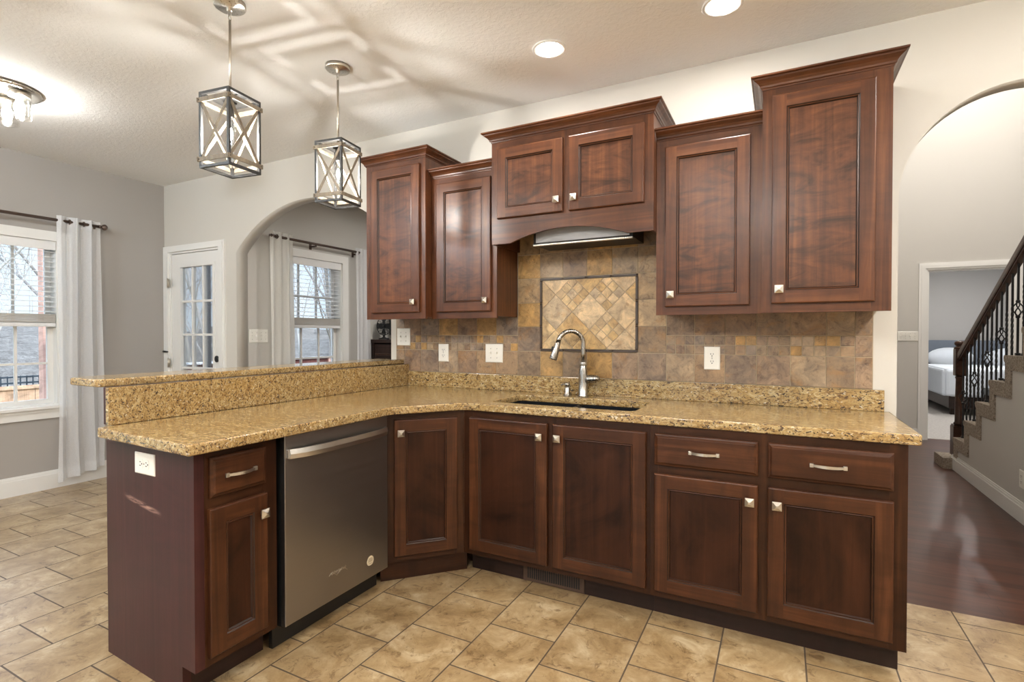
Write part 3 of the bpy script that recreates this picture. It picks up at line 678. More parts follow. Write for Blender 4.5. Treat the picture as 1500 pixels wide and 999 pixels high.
YF = -.628
X0 = -1.905; w = .980
base('sink_cabinet', 'two-door dark wood base cabinet under the sink', X0, YF, w, 0,
     [(-1.864 - X0, -1.419 - X0, .144, .840, -1.456 - X0, .775), (-1.391 - X0, -.942 - X0, .144, .840, -1.361 - X0, .776)], [], [(0, .055), (.470, .532), (w - .035, w)], toe_in=(.0, .0), open_top=True)
X0 = -.9245; w = .9245
base('drawer_cabinet', 'dark wood base cabinet at the right end, two drawers above two doors', X0, YF, w, 0,
     [(-.9055 - X0, -.4914 - X0, .144, .663, -.522 - X0, .597), (-.4565 - X0, -.043 - X0, .144, .663, -.423 - X0, .597)],
     [(-.9055 - X0, -.4914 - X0, .7007, .840), (-.4565 - X0, -.043 - X0, .7007, .840)], [(0, .035), (.422, .479), (w - .055, w)], toe_in=(0, .012),
     rails=[(.114, .156), (.651, .713), (.828, .874)])
ang = math.atan2(-.628 + .918, -1.9055 + 2.181); wd = math.hypot(.290, .2755)
base('corner_cabinet', 'narrow dark wood base cabinet set diagonally in the inside corner, one door', -2.181, -.918, wd, ang,
     [(.034, wd - .040, .144, .840, .066, .775)], [], [(0, .048), (wd - .054, wd)], depth=.22, toe=.05, toe_in=(-.03, -.028), toe_mat='base_frame_h')
YE = -1.858; wE = .290
r = base('end_cabinet', 'dark wood cabinet at the peninsula end, one drawer over one door', -2.181, YE, wE, pi / 2,
         [(-1.848 - YE, -1.620 - YE, .147, .667, -1.646 - YE, .597)], [(-1.843 - YE, -1.622 - YE, .704, .845)], [(.0008, .030), (wE - .060, wE)], rails=[(.114, .159), (.655, .716), (.833, .874)], toe_in=(.003, 0))
pn = MB(); L = .6252; pn.prism([(0, 0), (L - .08, 0), (L - .08, .114), (L, .114), (L, .874), (0, .874)], 0.0, .014, 'y')
for v in pn.bm.verts: v.co.y += -.004 - .030 * v.co.x / L if v.co.y < .007 else -.0135 - .0 * v.co.x
e = pn.build('end_panel', 'end_panel_wood', r, (0, .626, 0)); e.rotation_euler = (0, 0, -pi / 2)

# dishwasher
r = thing('dishwasher', 'dark stainless dishwasher built in under the peninsula counter', 'dishwasher', (-2.181, -1.5488, 0), pi / 2); w = .6105
MB().box(.004, w - .004, .004, .57, .10, .868).build('dishwasher_tub', 'black_plastic', r)
dd = MB(); dd.box(.002, w - .002, -.022, .004, .106, .868, bev=.003); dd = dd.build('dishwasher_door', 'stainless', r)
MB().box(.0, w, .055, .075, 0, .098).build('toe_kick', 'black_plastic', r)
b = MB(); n = 24; prev = None
for i in range(n + 1):
    u = -1 + 2 * i / n; x = w / 2 + u * .288; y = -.028 - .034 * (1 - u ** 4); hh = .019
    rg = [b.bm.verts.new((x, y - .007, .797 - hh)), b.bm.verts.new((x, y - .011, .797)), b.bm.verts.new((x, y - .007, .797 + hh)), b.bm.verts.new((x, y + .006, .797 + hh)), b.bm.verts.new((x, y + .006, .797 - hh))]
    if prev:
        for k in range(5): f = b.bm.faces.new((prev[k], prev[(k + 1) % 5], rg[(k + 1) % 5], rg[k]))
    else: b.bm.faces.new(rg)
    prev = rg
b.bm.faces.new(prev)
for s in (-1, 1): b.box(w / 2 + s * .284 - .010, w / 2 + s * .284 + .010, -.032, -.020, .780, .814, bev=.003)
b.build('handle', 'handle_steel', dd)
face = Matrix(((1, 0, 0, 0), (0, 0, -1, 0), (0, 1, 0, 0), (0, 0, 0, 1)))
text('maker_lettering', 'Whirlpool', .021, 'knob_nickel', dd, Matrix.Translation((.282, -.0224, .222)) @ face)
b = MB(); p0 = -.022
import_ring = [(-.055 + .030 * u, -.004 + .012 * sin(u * 3.1)) for u in (0, .5, 1, 1.5, 2, 2.5, 3, 3.6)]
b.tube([(.282 + x * 1.0, -.0226, .222 + z) for x, z in import_ring], .0009, seg=6); b.build('maker_swoosh', 'knob_nickel', dd)
st = MB(); st.lathe([(.023, -.0222), (.023, -.0229), (.0225, -.0231)], (.483, 0, .188), axis='y', seg=32); st = st.build('round_sticker', 'sticker_cream', dd)
b = MB()
for k, (zz, hw_) in enumerate(((.0115, .011), (.0075, .014), (.0035, .015), (-.0005, .0155), (-.0045, .015), (-.0125, .012))): b.box(.483 - hw_, .483 + hw_, -.02335, -.0230, .188 + zz - .0009, .188 + zz + .0009)
b.build('sticker_print', 'sticker_ink', st)

# ------------------------------------------------------------------ counters
def rounded(poly, rad, n=6):
    out = []; m = len(poly)
    for i, p in enumerate(poly):
        r_ = rad[i] if isinstance(rad, list) else rad
        p = Vector(p); a = (Vector(poly[i - 1]) - p); c = (Vector(poly[(i + 1) % m]) - p)
        if r_ <= 0: out.append(tuple(p)); continue
        a.normalize(); c.normalize(); th = a.angle(c); t = r_ / math.tan(th / 2)
        A, B = p + a * t, p + c * t
        for k in range(n + 1):
            u = k / n; out.append(tuple((1 - u) ** 2 * A + 2 * u * (1 - u) * p + u * u * B))
    return out
def countertop(name, label, cat, outline, holes, z0, z1):
    bev = .0065
    o = slab(name, [outline] + holes, z1 - z0, 'granite', bev=bev, at=z0, res=4)
    return tag(o, label, cat)
ctr = rounded([(.040, -.0015), (-2.7645, -.0015), (-2.7645, -1.914), (-2.121, -1.946), (-2.121, -.950), (-1.893, -.642), (.040, -.642)], [.003, .003, .012, .012, .06, .10, .02])
ctr = ctr[::-1]
sink_cut = rounded([(-1.800, -.535), (-1.025, -.535), (-1.025, -.165), (-1.800, -.165)], .045)
countertop('countertop', 'speckled gold granite kitchen counter running round the inside corner', 'countertop', ctr, [sink_cut], .8755, .914)
bar = rounded([(-2.812, -.0015), (-2.812, -1.886), (-3.056, -1.886), (-3.056, -.0015)], [.003, .03, .03, .003])
countertop('bar_top', 'raised granite bar ledge along the back of the peninsula', 'countertop', bar[::-1], [], 1.064, 1.0955)
# in the real kitchen the ledge sits on this slab and the thin panel behind it
o = MB().box(-2.7885, -2.766, -1.872, -.003, .9145, 1.0635, bev=.002).build('granite_riser', 'granite'); tag(o, 'upright gold granite slab between the counter and the raised bar ledge', 'backsplash')
o = MB().prism([(-1.842, 0), (-.003, 0), (-.003, 1.0635), (-1.868, 1.0635), (-1.868, .916), (-1.842, .916)], -2.812, -2.789, 'x').build('peninsula_back_panel', 'end_panel_wood'); tag(o, 'dark wood panel closing the back of the peninsula under the bar ledge', 'panel')
o = MB().box(-2.764, .016, -.0215, -.0015, .9145, 1.0145, bev=.002).build('granite_upstand', 'granite'); tag(o, 'low speckled granite strip along the wall below the slate tiles', 'backsplash')

# tiled backsplash: one mesh, each tile an island over the grout
b = MB(); G = .0035
rnd = random.Random(4)
def clip(poly, x0, x1, z0, z1):
    def cut(P, f, g):
        o_ = []
        for i in range(len(P)):
            a, c = P[i - 1], P[i]; fa, fc = f(a), f(c)
            if fa >= 0: 
                if fc >= 0: o_.append(c)
                else: o_.append(g(a, c, fa, fc))
            elif fc >= 0: o_.append(g(a, c, fa, fc)); o_.append(c)
        return o_
    g = lambda a, c, fa, fc: (a[0] + (c[0] - a[0]) * fa / (fa - fc), a[1] + (c[1] - a[1]) * fa / (fa - fc))
    for f in (lambda p: p[0] - x0, lambda p: x1 - p[0], lambda p: p[1] - z0, lambda p: z1 - p[1]):
        poly = cut(poly, f, g)
        if len(poly) < 3: return []
    return poly
def tile(poly, m=0, y=-.0085, e=.0012):
    if len(poly) < 3: return
    cx = sum(p[0] for p in poly) / len(poly); cz = sum(p[1] for p in poly) / len(poly)
    ar = abs(sum(poly[i - 1][0] * poly[i][1] - poly[i][0] * poly[i - 1][1] for i in range(len(poly)))) / 2
    if ar < 6e-5: return
    def sh(k, yy):
        o_ = []
        for x, z in poly:
            d = math.hypot(x - cx, z - cz); q = max(0, (d - k) / d); o_.append(b.bm.verts.new((cx + (x - cx) * q, yy, cz + (z - cz) * q)))
        return o_
    r0, r1, r2 = sh(0, -.002), sh(0, y + e), sh(e * 1.3, y)
    n = len(poly)
    for A, B in ((r0, r1), (r1, r2)):
        for i in range(n): f = b.bm.faces.new((A[i], A[(i + 1) % n], B[(i + 1) % n], B[i])); f.material_index = m
    f = b.bm.faces.new(r2); f.material_index = m
def rect(x0, x1, z0, z1, m=0):
    g = G / 2; tile([(x0 + g, z0 + g), (x1 - g, z0 + g), (x1 - g, z1 - g), (x0 + g, z1 - g)], m)
XS = [-2.880, -2.806, -2.660, -2.507, -2.352, -2.202, -2.053, -1.898, -1.742, -1.591, -1.439, -1.284, -1.134, -.977, -.828, -.675, -.524, -.371, -.217, -.100, -.029]
ZR = [1.0155, 1.170, 1.321, 1.471, 1.622, 1.772, 1.905]
for i, (x0, x1) in enumerate(zip(XS, XS[1:])):
    if 7 <= i <= 12:
        for j, (z0, z1) in enumerate(zip(ZR, ZR[1:])):
            if 8 <= i <= 11 and 1 <= j <= 3: continue
            rect(x0, x1, z0, z1, 1 if (j >= 2 and rnd.random() < .75) else 0)
    else:
        rect(x0, x1, 1.0155, 1.167, 0)
        rect(x0, x1, 1.268, 1.385, 0)
        if i == 19: rect(x0, x1, 1.167, 1.268, 0); continue
        nc = max(1, round((x1 - x0) / .050))
        for c in range(nc):
            for q in range(2): rect(x0 + (x1 - x0) * c / nc, x0 + (x1 - x0) * (c + 1) / nc, 1.167 + .0505 * q, 1.167 + .0505 * (q + 1), 0)
b.box(-2.884, -.027, -.0055, -.0008, 1.0150, 1.385, 4); b.box(-1.897, -.978, -.0054, -.0009, 1.385, 1.905, 4)
SL = ['slate', 'slate_gold', 'slate_pale', 'pencil_trim', 'tile_grout']
splash = b.build('tile_backsplash', SL); tag(splash, 'brown slate tile backsplash on the kitchen wall behind the sink', 'backsplash')
b = MB()
# medallion frame: dark pencil pieces
mx0, mx1, mz0, mz1 = -1.742, -1.134, 1.172, 1.620; pw = .0135
for k in range(4):
    x0 = mx0 + (mx1 - mx0) * k / 4; x1 = mx0 + (mx1 - mx0) * (k + 1) / 4
    for z in (mz0, mz1 - pw): tile([(x0 + .0012, z), (x1 - .0012, z), (x1 - .0012, z + pw), (x0 + .0012, z + pw)], 3, -.016, .006)
for k in range(3):
    z0 = mz0 + pw + (mz1 - mz0 - 2 * pw) * k / 3; z1 = mz0 + pw + (mz1 - mz0 - 2 * pw) * (k + 1) / 3
    for x in (mx0, mx1 - pw): tile([(x, z0 + .0012), (x + pw, z0 + .0012), (x + pw, z1 - .0012), (x, z1 - .0012)], 3, -.016, .006)
# medallion field: large diagonal tiles, three of them split into small mosaic
ix0, ix1, iz0, iz1 = mx0 + pw + .001, mx1 - pw - .001, mz0 + pw + .001, mz1 - pw - .001
cxm, czm = (ix0 + ix1) / 2, (iz0 + iz1) / 2; s_ = .152
def diag(u0, u1, v0, v1, g=G / 2):
    u0 += g; u1 -= g; v0 += g; v1 -= g; q = .70711
    return [(cxm + (u - v) * q, czm + (u + v) * q) for u, v in ((u0, v0), (u1, v0), (u1, v1), (u0, v1))]
ou, ov = -.055, .075
for a in range(-4, 5):
    for c in range(-4, 5):
        u0, v0 = ou + a * s_, ov + c * s_
        if (a, c) in ((0, 0), (1, -1), (-1, -1 + 2 - 1), (0, -2)) and (a, c) != (-1, 0):
            for i in range(3):
                for j in range(3): tile(clip(diag(u0 + s_ * i / 3, u0 + s_ * (i + 1) / 3, v0 + s_ * j / 3, v0 + s_ * (j + 1) / 3), ix0, ix1, iz0, iz1), 2)
        else: tile(clip(diag(u0, u0 + s_, v0, v0 + s_), ix0, ix1, iz0, iz1), 2)
md = b.build('medallion', SL, splash); md['label'] = 'framed panel of pale diagonal tiles'

# ------------------------------------------------------------------ sink, faucet, soap pump, vents
r = thing('sink', 'black undermount double-bowl sink in the granite counter', 'sink', (-1.4125, -.350, .875))
def basin(x0, x1, y0, y1, depth):
    lv = [(0, 0, .035), (.004, -depth * .85, .05), (.03, -depth, .06)]; bb = MB(); rings = []
    for ins, z, rad in lv:
        P = rounded([(x0 + ins, y0 + ins), (x1 - ins, y0 + ins), (x1 - ins, y1 - ins), (x0 + ins, y1 - ins)], rad); rings.append([bb.bm.verts.new((x, y, z)) for x, y in P])
    P = rounded([(x0 - .008, y0 - .008), (x1 + .008, y0 - .008), (x1 + .008, y1 + .008), (x0 - .008, y1 + .008)], .04)
    outer = [bb.bm.verts.new((x, y, 0)) for x, y in P]; low = [bb.bm.verts.new((x, y, -depth - .008)) for x, y in P]
    n = len(P)
    for A, B in ((low, outer), (outer, rings[0]), (rings[0], rings[1]), (rings[1], rings[2])):
        for i in range(n): bb.bm.faces.new((A[i], A[(i + 1) % n], B[(i + 1) % n], B[i]))
    bb.bm.faces.new(rings[-1]); bb.bm.faces.new(low)
    return bb.build('basin', 'black_sink', r)
for x0, x1 in ((-.388, -.012), (.012, .388)):
    o = basin(x0, x1, -.183, .183, .19)
    MB().lathe([(.045, -.1885), (.045, -.187), (.036, -.186), (.010, -.188)], ((x0 + x1) / 2, 0, 0), seg=24).build('drain', 'faucet_steel', o)
MB().box(-.018, .018, -.175, .175, -.020, -.010, bev=.004).build('divider', 'black_sink', r)

r = thing('kitchen_faucet', 'brushed steel gooseneck pull-down faucet behind the sink', 'faucet', (-1.433, -.085, .9145))
b = MB(); b.lathe([(.031, 0), (.031, .004), (.027, .010), (.027, .10), (.024, .15), (.019, .178), (.017, .183)], seg=28); b.build('faucet_body', 'faucet_steel', r)
b = MB(); b.lathe([(.0195, .181), (.0205, .184), (.0205, .197), (.0195, .200)], seg=28); b.build('collar', 'handle_steel', r)
ax = Vector((-.80, -.60, 0)).normalized(); pts = []; rr_ = .075; zc = .305
pts.append(Vector((0, 0, .198))); pts.append(Vector((0, 0, .25)))
for i in range(19):
    a = pi * i / 18 * .93; pts.append(ax * (rr_ - rr_ * cos(a)) + Vector((0, 0, zc + rr_ * sin(a))))
b = MB(); b.tube(pts, .0135, seg=18); b.build('spout', 'faucet_steel', r)
p = pts[-1]; d_ = (pts[-1] - pts[-2]).normalized()
b = MB(); b.tube([p, p + d_ * .02, p + d_ * .05, p + d_ * .105, p + d_ * .112], [.0145, .016, .0185, .0235, .0215], seg=20); h = b.build('spray_head', 'faucet_steel', r)
nn = (d_.cross(Vector((0, 0, 1)))).cross(d_).normalized(); q = p + d_ * .055 - nn * .0195 * (1 if nn.dot(ax) < 0 else -1)
MB().sphere(tuple(q), .010, sx=.8, sy=.8, sz=1.7).build('spray_button', 'black_plastic', h)
b = MB(); b.tube([(.015, .0, .098), (.035, 0, .100), (.06, -.002, .104), (.085, -.004, .106), (.098, -.005, .106)], [.021, .025, .024, .020, .013], seg=18); b.build('lever_handle', 'faucet_steel', r)
r = thing('soap_dispenser', 'small steel soap pump beside the faucet', 'soap dispenser', (-1.532, -.085, .9145))
MB().lathe([(.022, 0), (.022, .003), (.016, .008), (.0155, .045), (.012, .052)], seg=22).build('pump_body', 'faucet_steel', r)
b = MB(); b.lathe([(.010, .050), (.0165, .056), (.0165, .070), (.012, .077)], seg=20); b.tube([(0, 0, .066), (-.02, -.012, .066), (-.033, -.020, .060)], .005, seg=10); b.build('pump_nozzle', 'faucet_steel', r)

r = thing('vent_hood', 'grey range hood insert tucked behind the arched valance', 'range hood', (-1.385, -.26, 1.78))
MB().box(-.285, .285, 0, .235, .004, .118).build('hood_housing', 'hood_dark', r)
MB().box(-.268, .268, -.006, 0, .014, .110).build('hood_panel', 'hood_grey', r)
b = MB(); b.box(-.285, .285, -.010, .012, -.004, .005, bev=.002); b.build('hood_lip', 'brushed_nickel', r)

r = thing('toe_kick_register', 'dark brown slotted floor vent in the toe kick under the sink', 'air vent', (-1.426, -.5435, 0))
b = MB(); b.box(-.166, .166, -.008, -.002, 0.004, .100, bev=.002)
b.build('register_plate', 'vent_brown', r)
b = MB()
for k in range(24): x = -.138 + k * .012; b.box(x - .004, x + .004, -.0086, -.0079, .020, .084)
b.build('slots', 'vent_dark', r)

# ------------------------------------------------------------------ switches and outlets
def plate_thing(name, label, cat, loc, rot, wpl, hpl, kind, n=1, grp=None, horiz=False):
    r = thing(name, label, cat, loc, rot, grp)
    b = MB(); t = .0055
    rings = [[b.bm.verts.new(p) for p in ((-x, y, -z), (x, y, -z), (x, y, z), (-x, y, z))] for x, z, y in ((wpl / 2, hpl / 2, 0), (wpl / 2, hpl / 2, -t * .5), (wpl / 2 - .004, hpl / 2 - .004, -t))]
    for A, B in zip(rings, rings[1:]):
        for k in range(4): b.bm.faces.new((A[k], A[(k + 1) % 4], B[(k + 1) % 4], B[k]))
    b.bm.faces.new(rings[0]); b.bm.faces.new(rings[-1]); b.build('cover_plate', 'switch_white', r)
    pitch = .046
    for k in range(n):
        x = (k - (n - 1) / 2) * pitch
        kd = kind if isinstance(kind, str) else kind[k]
        if kd == 'toggle':
            b = MB(); b.box(x - .005, x + .005, -t - .001, -t, -.012, .012); b.box(x - .0035, x + .0035, -t - .012, -t, -.002, .009, bev=.0015); b.build('toggle', 'switch_white', r)
            for s in (-1, 1): MB().lathe([(.003, -t), (.003, -t - .001), (.0015, -t - .0014)], (x, 0, s * .030), axis='y', seg=10).build('screw', 'slot_grey', r)
        else:
            for s in (-1, 1):
                c = (s * .0195) if horiz else 0; cz = 0 if horiz else s * .0195
                b = MB(); hx, hz = (.0135, .017) if not horiz else (.017, .0135)
                b.prism(rounded([(x + c - .017, cz - .0135), (x + c + .017, cz - .0135), (x + c + .017, cz + .0135), (x + c - .017, cz + .0135)] if not horiz else [(x + c - .0135, cz - .017), (x + c + .0135, cz - .017), (x + c + .0135, cz + .017), (x + c - .0135, cz + .017)], .008), -t - .0012, -t, 'y')
                so = b.build('socket', 'switch_white', r); b = MB()
                for dx_, dz_, a_, c_ in ((-.0065, .003, .0014, .0045), (.0065, .003, .0014, .0038), (0, -.0075, .0026, .0026)):
                    if horiz: dx_, dz_, a_, c_ = -dz_, dx_, c_, a_
                    b.box(x + c + dx_ - a_, x + c + dx_ + a_, -t - .0018, -t - .0010, cz + dz_ - c_, cz + dz_ + c_)
                b.build('socket_slots', 'slot_dark', so)
            MB().lathe([(.003, -t), (.003, -t - .001), (.0015, -t - .0014)], (x, 0, 0), axis='y', seg=10).build('screw', 'slot_grey', r)
    return r
yt = -.0090
plate_thing('switch_plate', 'white double switch plate on slate tile beside the wide arch', 'light switch', (-2.811, yt, 1.257), 0, .118, .122, 'toggle', 2, 'wall plates')
plate_thing('outlet', 'white single outlet on slate tile left of the sink', 'outlet', (-2.466, yt, 1.149), 0, .082, .120, 'duplex', 1, 'wall plates')
plate_thing('switch_plate', 'white double switch plate on slate tile just left of the medallion', 'light switch', (-2.069, yt, 1.152), 0, .128, .120, ('toggle', 'toggle'), 2, 'wall plates')
plate_thing('outlet', 'white single outlet on slate tile under the right wall cabinets', 'outlet', (-.738, yt, 1.148), 0, .080, .122, 'duplex', 1, 'wall plates')
plate_thing('outlet', 'cream outlet set sideways on the dark peninsula end panel', 'outlet', (-2.495, -1.8800, .797), 0, .128, .079, 'duplex', 1, 'wall plates', True)
plate_thing('switch_plate', 'long white switch plate in the hall beside the bedroom door', 'light switch', (.963, 4.899, 1.252), 0, .206, .115, 'toggle', 4, 'wall plates')
plate_thing('switch_plate', 'long white switch plate inside the wide arch beside the cream curtain', 'light switch', (XJ + .001, .215, 1.259), pi / 2, .19, .120, 'toggle', 4, 'wall plates')
plate_thing('outlet', 'white outlet low on the stair side wall', 'outlet', (1.049, 1.76, .29), -pi / 2, .078, .122, 'duplex', 1, 'wall plates')

# ------------------------------------------------------------------ blinds, curtains, rods
def blind(label, X, y0, y1, ztop, zstack, nslat, zlast):
    cy = (y0 + y1) / 2; hw = (y1 - y0) / 2 - .016
    r = thing('window_blind', label, 'window blind', (X, cy, ztop))
    b = MB(); b.box(-.062, -.004, -hw, hw, -.045, -.002); b.box(-.004, .006, -hw, hw, -.074, -.001, bev=.002); b.build('head_rail', 'blind_white', r)
    b = MB()
    for i in range(nslat):
        z = -.088 - (ztop - .088 - zlast) * i / (nslat - 1)
        b.prism([(-.058, z + .0045), (-.010, z - .0045), (-.010, z - .0020), (-.034, z + .0035), (-.058, z + .0070)], -hw, hw, 'yy')
    b.build('slats', 'blind_white', r)
    b = MB(); k = 9
    for i in range(k): z = zstack - ztop + .008 * i; b.box(-.060, -.006, -hw, hw, z, z + .0062)
    b.build('slat_stack', 'blind_stack', r)
    b = MB(); b.box(-.062, -.004, -hw, hw, zstack - ztop - .034, zstack - ztop - .004, bev=.004); b.build('bottom_rail', 'blind_white', r)
    b = MB()
    for s in (-.72, .72):
        for x in (-.056, -.010): b.tube([(x, hw * s, -.05), (x, hw * s, zstack - ztop)], .0013, seg=6)
    b.build('cords', 'blind_white', r)
    return r
blind('white slatted blind half raised in the dining window', XL, LW[0], LW[1], LW[3], 1.372, 13, 1.462)
blind('white slatted blind half raised in the window seen through the wide arch', XJ, FW[0], FW[1], FW[3], 1.372, 13, 1.462)

def rod(label, X, y0, y1, z, ends, wall, brackets):
    r = thing('curtain_rod', label, 'curtain rod', (X, (y0 + y1) / 2, z)); c = (y0 + y1) / 2
    MB().tube([(0, y0 - c, 0), (0, y1 - c, 0)], .0125, seg=16).build('pole', 'rod_bronze', r)
    for y, s in ends:
        b = MB(); b.lathe([(.0145, -.004), (.0145, .010), (.010, .014), (.010, .020), (.020, .026), (.026, .038), (.026, .046), (.018, .058), (.004, .063)] if s > 0 else [(.0145, .004), (.0145, -.010), (.010, -.014), (.010, -.020), (.020, -.026), (.026, -.038), (.026, -.046), (.018, -.058), (.004, -.063)], (0, y - c, 0), axis='y', seg=20)
        b.build('finial', 'rod_bronze', r)
    for y in brackets:
        b = MB(); b.bar((wall - X + .001, y - c, -.02), (.0, y - c, -.02), .012, .014); b.tube([(0, y - c, -.026), (0, y - c, -.010)], .008, seg=10); b.box(wall - X + .0005, wall - X + .007, y - c - .014, y - c + .014, -.05, .02); b.build('bracket', 'rod_bronze', r)
    return r
rod('bronze curtain rod with round finial over the dining window', XL + .085, -2.35, -.585, 2.211, ((-.585, 1),), XL, (-.62, -2.25))
rod('dark bronze curtain rod over the window seen through the wide arch', XJ + .085, .33, 1.42, 2.187, ((.335, -1), ), XJ, (.81, 1.40))

def curtain(name, label, X, y0, y1, ztop, zbot, mat, n, amp, flare=0, hem=.05, rings=(), phase=0.0, drop=None):
    """a hanging panel with n soft folds; zbot varies slightly along the width"""
    cy = (y0 + y1) / 2; r = thing(name, label, 'curtain', (X, cy, 0))
    N, K = 14 * n, 26; b = MB(); grid = []
    for j in range(K + 1):
        v = j / K; row = []
        zz = ztop + (zbot - ztop) * v
        for i in range(N + 1):
            u = i / N; w = (y1 - y0) * (1 + flare * v); y = (u - .5) * w + .012 * sin(v * 4 + u * 5) * v
            a = 2 * pi * n * u + phase
            x = amp * (.75 + .35 * v) * sin(a + .5 * sin(v * 3.0)) + .006 * sin(a * 2.3 + v * 2)
            y += amp * .25 * sin(2 * a)
            row.append(b.bm.verts.new((x, y, zz + (0 if drop is None else drop(u) * v))))
        grid.append(row)
    for j in range(K):
        for i in range(N):
            f = b.bm.faces.new((grid[j][i], grid[j][i + 1], grid[j + 1][i + 1], grid[j + 1][i])); f.smooth = True
    # doubled hem at the top and at the bottom
    for j0, j1 in ((0, 1), (K - 1, K)):
        for i in range(N):
            q = [grid[j0][i].co, grid[j0][i + 1].co, grid[j1][i + 1].co, grid[j1][i].co]
            f = b.quad([(c.x + .0035, c.y, c.z) for c in q]); f.smooth = True
    b.build('curtain_panel', mat, r)
    for y, z in rings:
        t = MB(); pts = [(.0, y - cy + .024 * cos(2 * pi * k / 18), z + .024 * sin(2 * pi * k / 18)) for k in range(19)]
        pts = [(.018 * cos(2 * pi * k / 18), y - cy + .004, z + .018 * sin(2 * pi * k / 18)) for k in range(19)]
        t.tube(pts, .004, seg=8, cap=False); t.build('grommet', 'rod_bronze', r)
    return r
curtain('curtain', 'sheer white curtain hanging right of the dining window', XL + .085, -.885, -.575, 2.25, .07, 'sheer_fabric', 3, .032, .02, rings=((-.80, 2.211), (-.70, 2.211)), drop=lambda u: -.015 + .07 * u)
curtain('curtain', 'cream curtain left of the window seen through the wide arch', XJ + .085, .272, .528, 2.232, .07, 'cream_fabric', 3, .028, .05, rings=((.345, 2.187),))
curtain('curtain', 'sheer white curtain right of the window seen through the wide arch', XJ + .085, 1.36, 1.575, 2.232, .07, 'sheer_fabric', 3, .028, .0, rings=((1.375, 2.187),))

# ------------------------------------------------------------------ lamps
def pendant(label, px, py, zt, zb, th, s=.158):
    r = thing('pendant_light', label, 'pendant light', (px, py, H - .0005), th, 'cage pendants over the bar')
    Hh = H; a = s / 2; zt -= Hh; zb -= Hh
    b = MB(); b.lathe([(.064, 0), (.064, -.018), (.061, -.022), (.012, -.0225), (.012, -.036), (.006, -.040)], seg=36); b.build('canopy', 'brushed_nickel', r)
    b = MB(); 
    for k in range(2):
        z = -.048 - .020 * k; pts = [(.0075 * cos(2 * pi * i / 14) * (1 if k == 0 else 0), .0075 * cos(2 * pi * i / 14) * (0 if k == 0 else 1), z + .012 * sin(2 * pi * i / 14)) for i in range(15)]; b.tube(pts, .0018, seg=6, cap=False)
    b.build('chain_links', 'brushed_nickel', r)
    MB().tube([(0, 0, -.076), (0, 0, zt + .002)], .0055, seg=12).build('stem', 'brushed_nickel', r)
    t = .011; b = MB()
    for sx in (-1, 1):
        for sy in (-1, 1): b.box(sx * a - t / 2, sx * a + t / 2, sy * a - t / 2, sy * a + t / 2, zb, zt)
    for z in (zb + t / 2, zt - t / 2):
        for sg in (-1, 1): b.box(-a + t / 2, a - t / 2, sg * a - t / 2, sg * a + t / 2, z - t / 2, z + t / 2); b.box(sg * a - t / 2, sg * a + t / 2, -a + t / 2, a - t / 2, z - t / 2, z + t / 2)
    b.build('cage_frame', 'cage_metal', r)
    b = MB(); b.box(-a, a, -.022, .022, zt - .010, zt - .004); b.box(-.052, .052, -.052, .052, zt - .022, zt - .012); b.box(-.018, .018, -.018, .018, zt - .028, zt + .002); b.build('cross_bar', 'cage_metal', r)
    o = a + t / 2 + .0015; hs = .0095
    for nm, z in (('upper_band', zt - .036), ('lower_band', zb + .036)):
        b = MB()
        for sg in (-1, 1):
            b.box(-o - .004, o + .004, sg * o - .0025, sg * o + .0025, z - hs, z + hs); b.box(sg * o - .0023, sg * o + .0023, -o - .006, o + .006, z - hs + .0007, z + hs - .0007)
        st = b.build(nm, 'strap_wood', r); b = MB()
        for sx in (-1, 1):
            for sy in (-1, 1):
                b.sphere((sx * (o - .006), sy * (o + .003), z), .0026, u=8, v=6); b.sphere((sx * (o + .003), sy * (o - .006), z), .0026, u=8, v=6)
        b.build('rivets', 'cage_metal', st)
    zl, zh = zb + .046, zt - .046; aa = a - t / 2 - .001
    for k in range(4):
        b = MB()
        for sg in (-1, 1):
            off = a + .001 * sg; p0, p1 = (-aa * sg, off, zl), (aa * sg, off, zh)
            b.bar(p0, p1, .0035, .013, up=(1, 0, 0) if False else (0, 0, 1))
        bmesh.ops.transform(b.bm, matrix=Matrix.Rotation(k * pi / 2, 4, 'Z'), verts=b.bm.verts)
        b.build('cross_brace', 'strap_wood', r)
    zbulb = (zt + zb) / 2 - .018
    MB().lathe([(.013, zt - .028), (.0145, zt - .040), (.0145, zt - .085), (.012, zt - .092)], seg=18).build('lamp_socket', 'cage_metal', r)
    top = zt - .092
    bulb = MB().lathe([(.011, top), (.012, top - .012), (.020, top - .040), (.0235, top - .070), (.0215, top - .096), (.012, top - .116), (.003, top - .122)], seg=20).build('bulb', 'lamp_glass', r)
    MB().lathe([(.002, top - .042), (.006, top - .049), (.0065, top - .084), (.002, top - .092)], seg=10).build('filament', 'filament_glow', bulb)
    return r
pendant('cage pendant light with crossed wooden straps, nearer the room', -2.551, -1.498, 2.309, 1.986, R(7.5))
pendant('cage pendant light with crossed wooden straps, nearer the cabinets', -2.540, -.888, 2.300, 1.975, R(8.5))

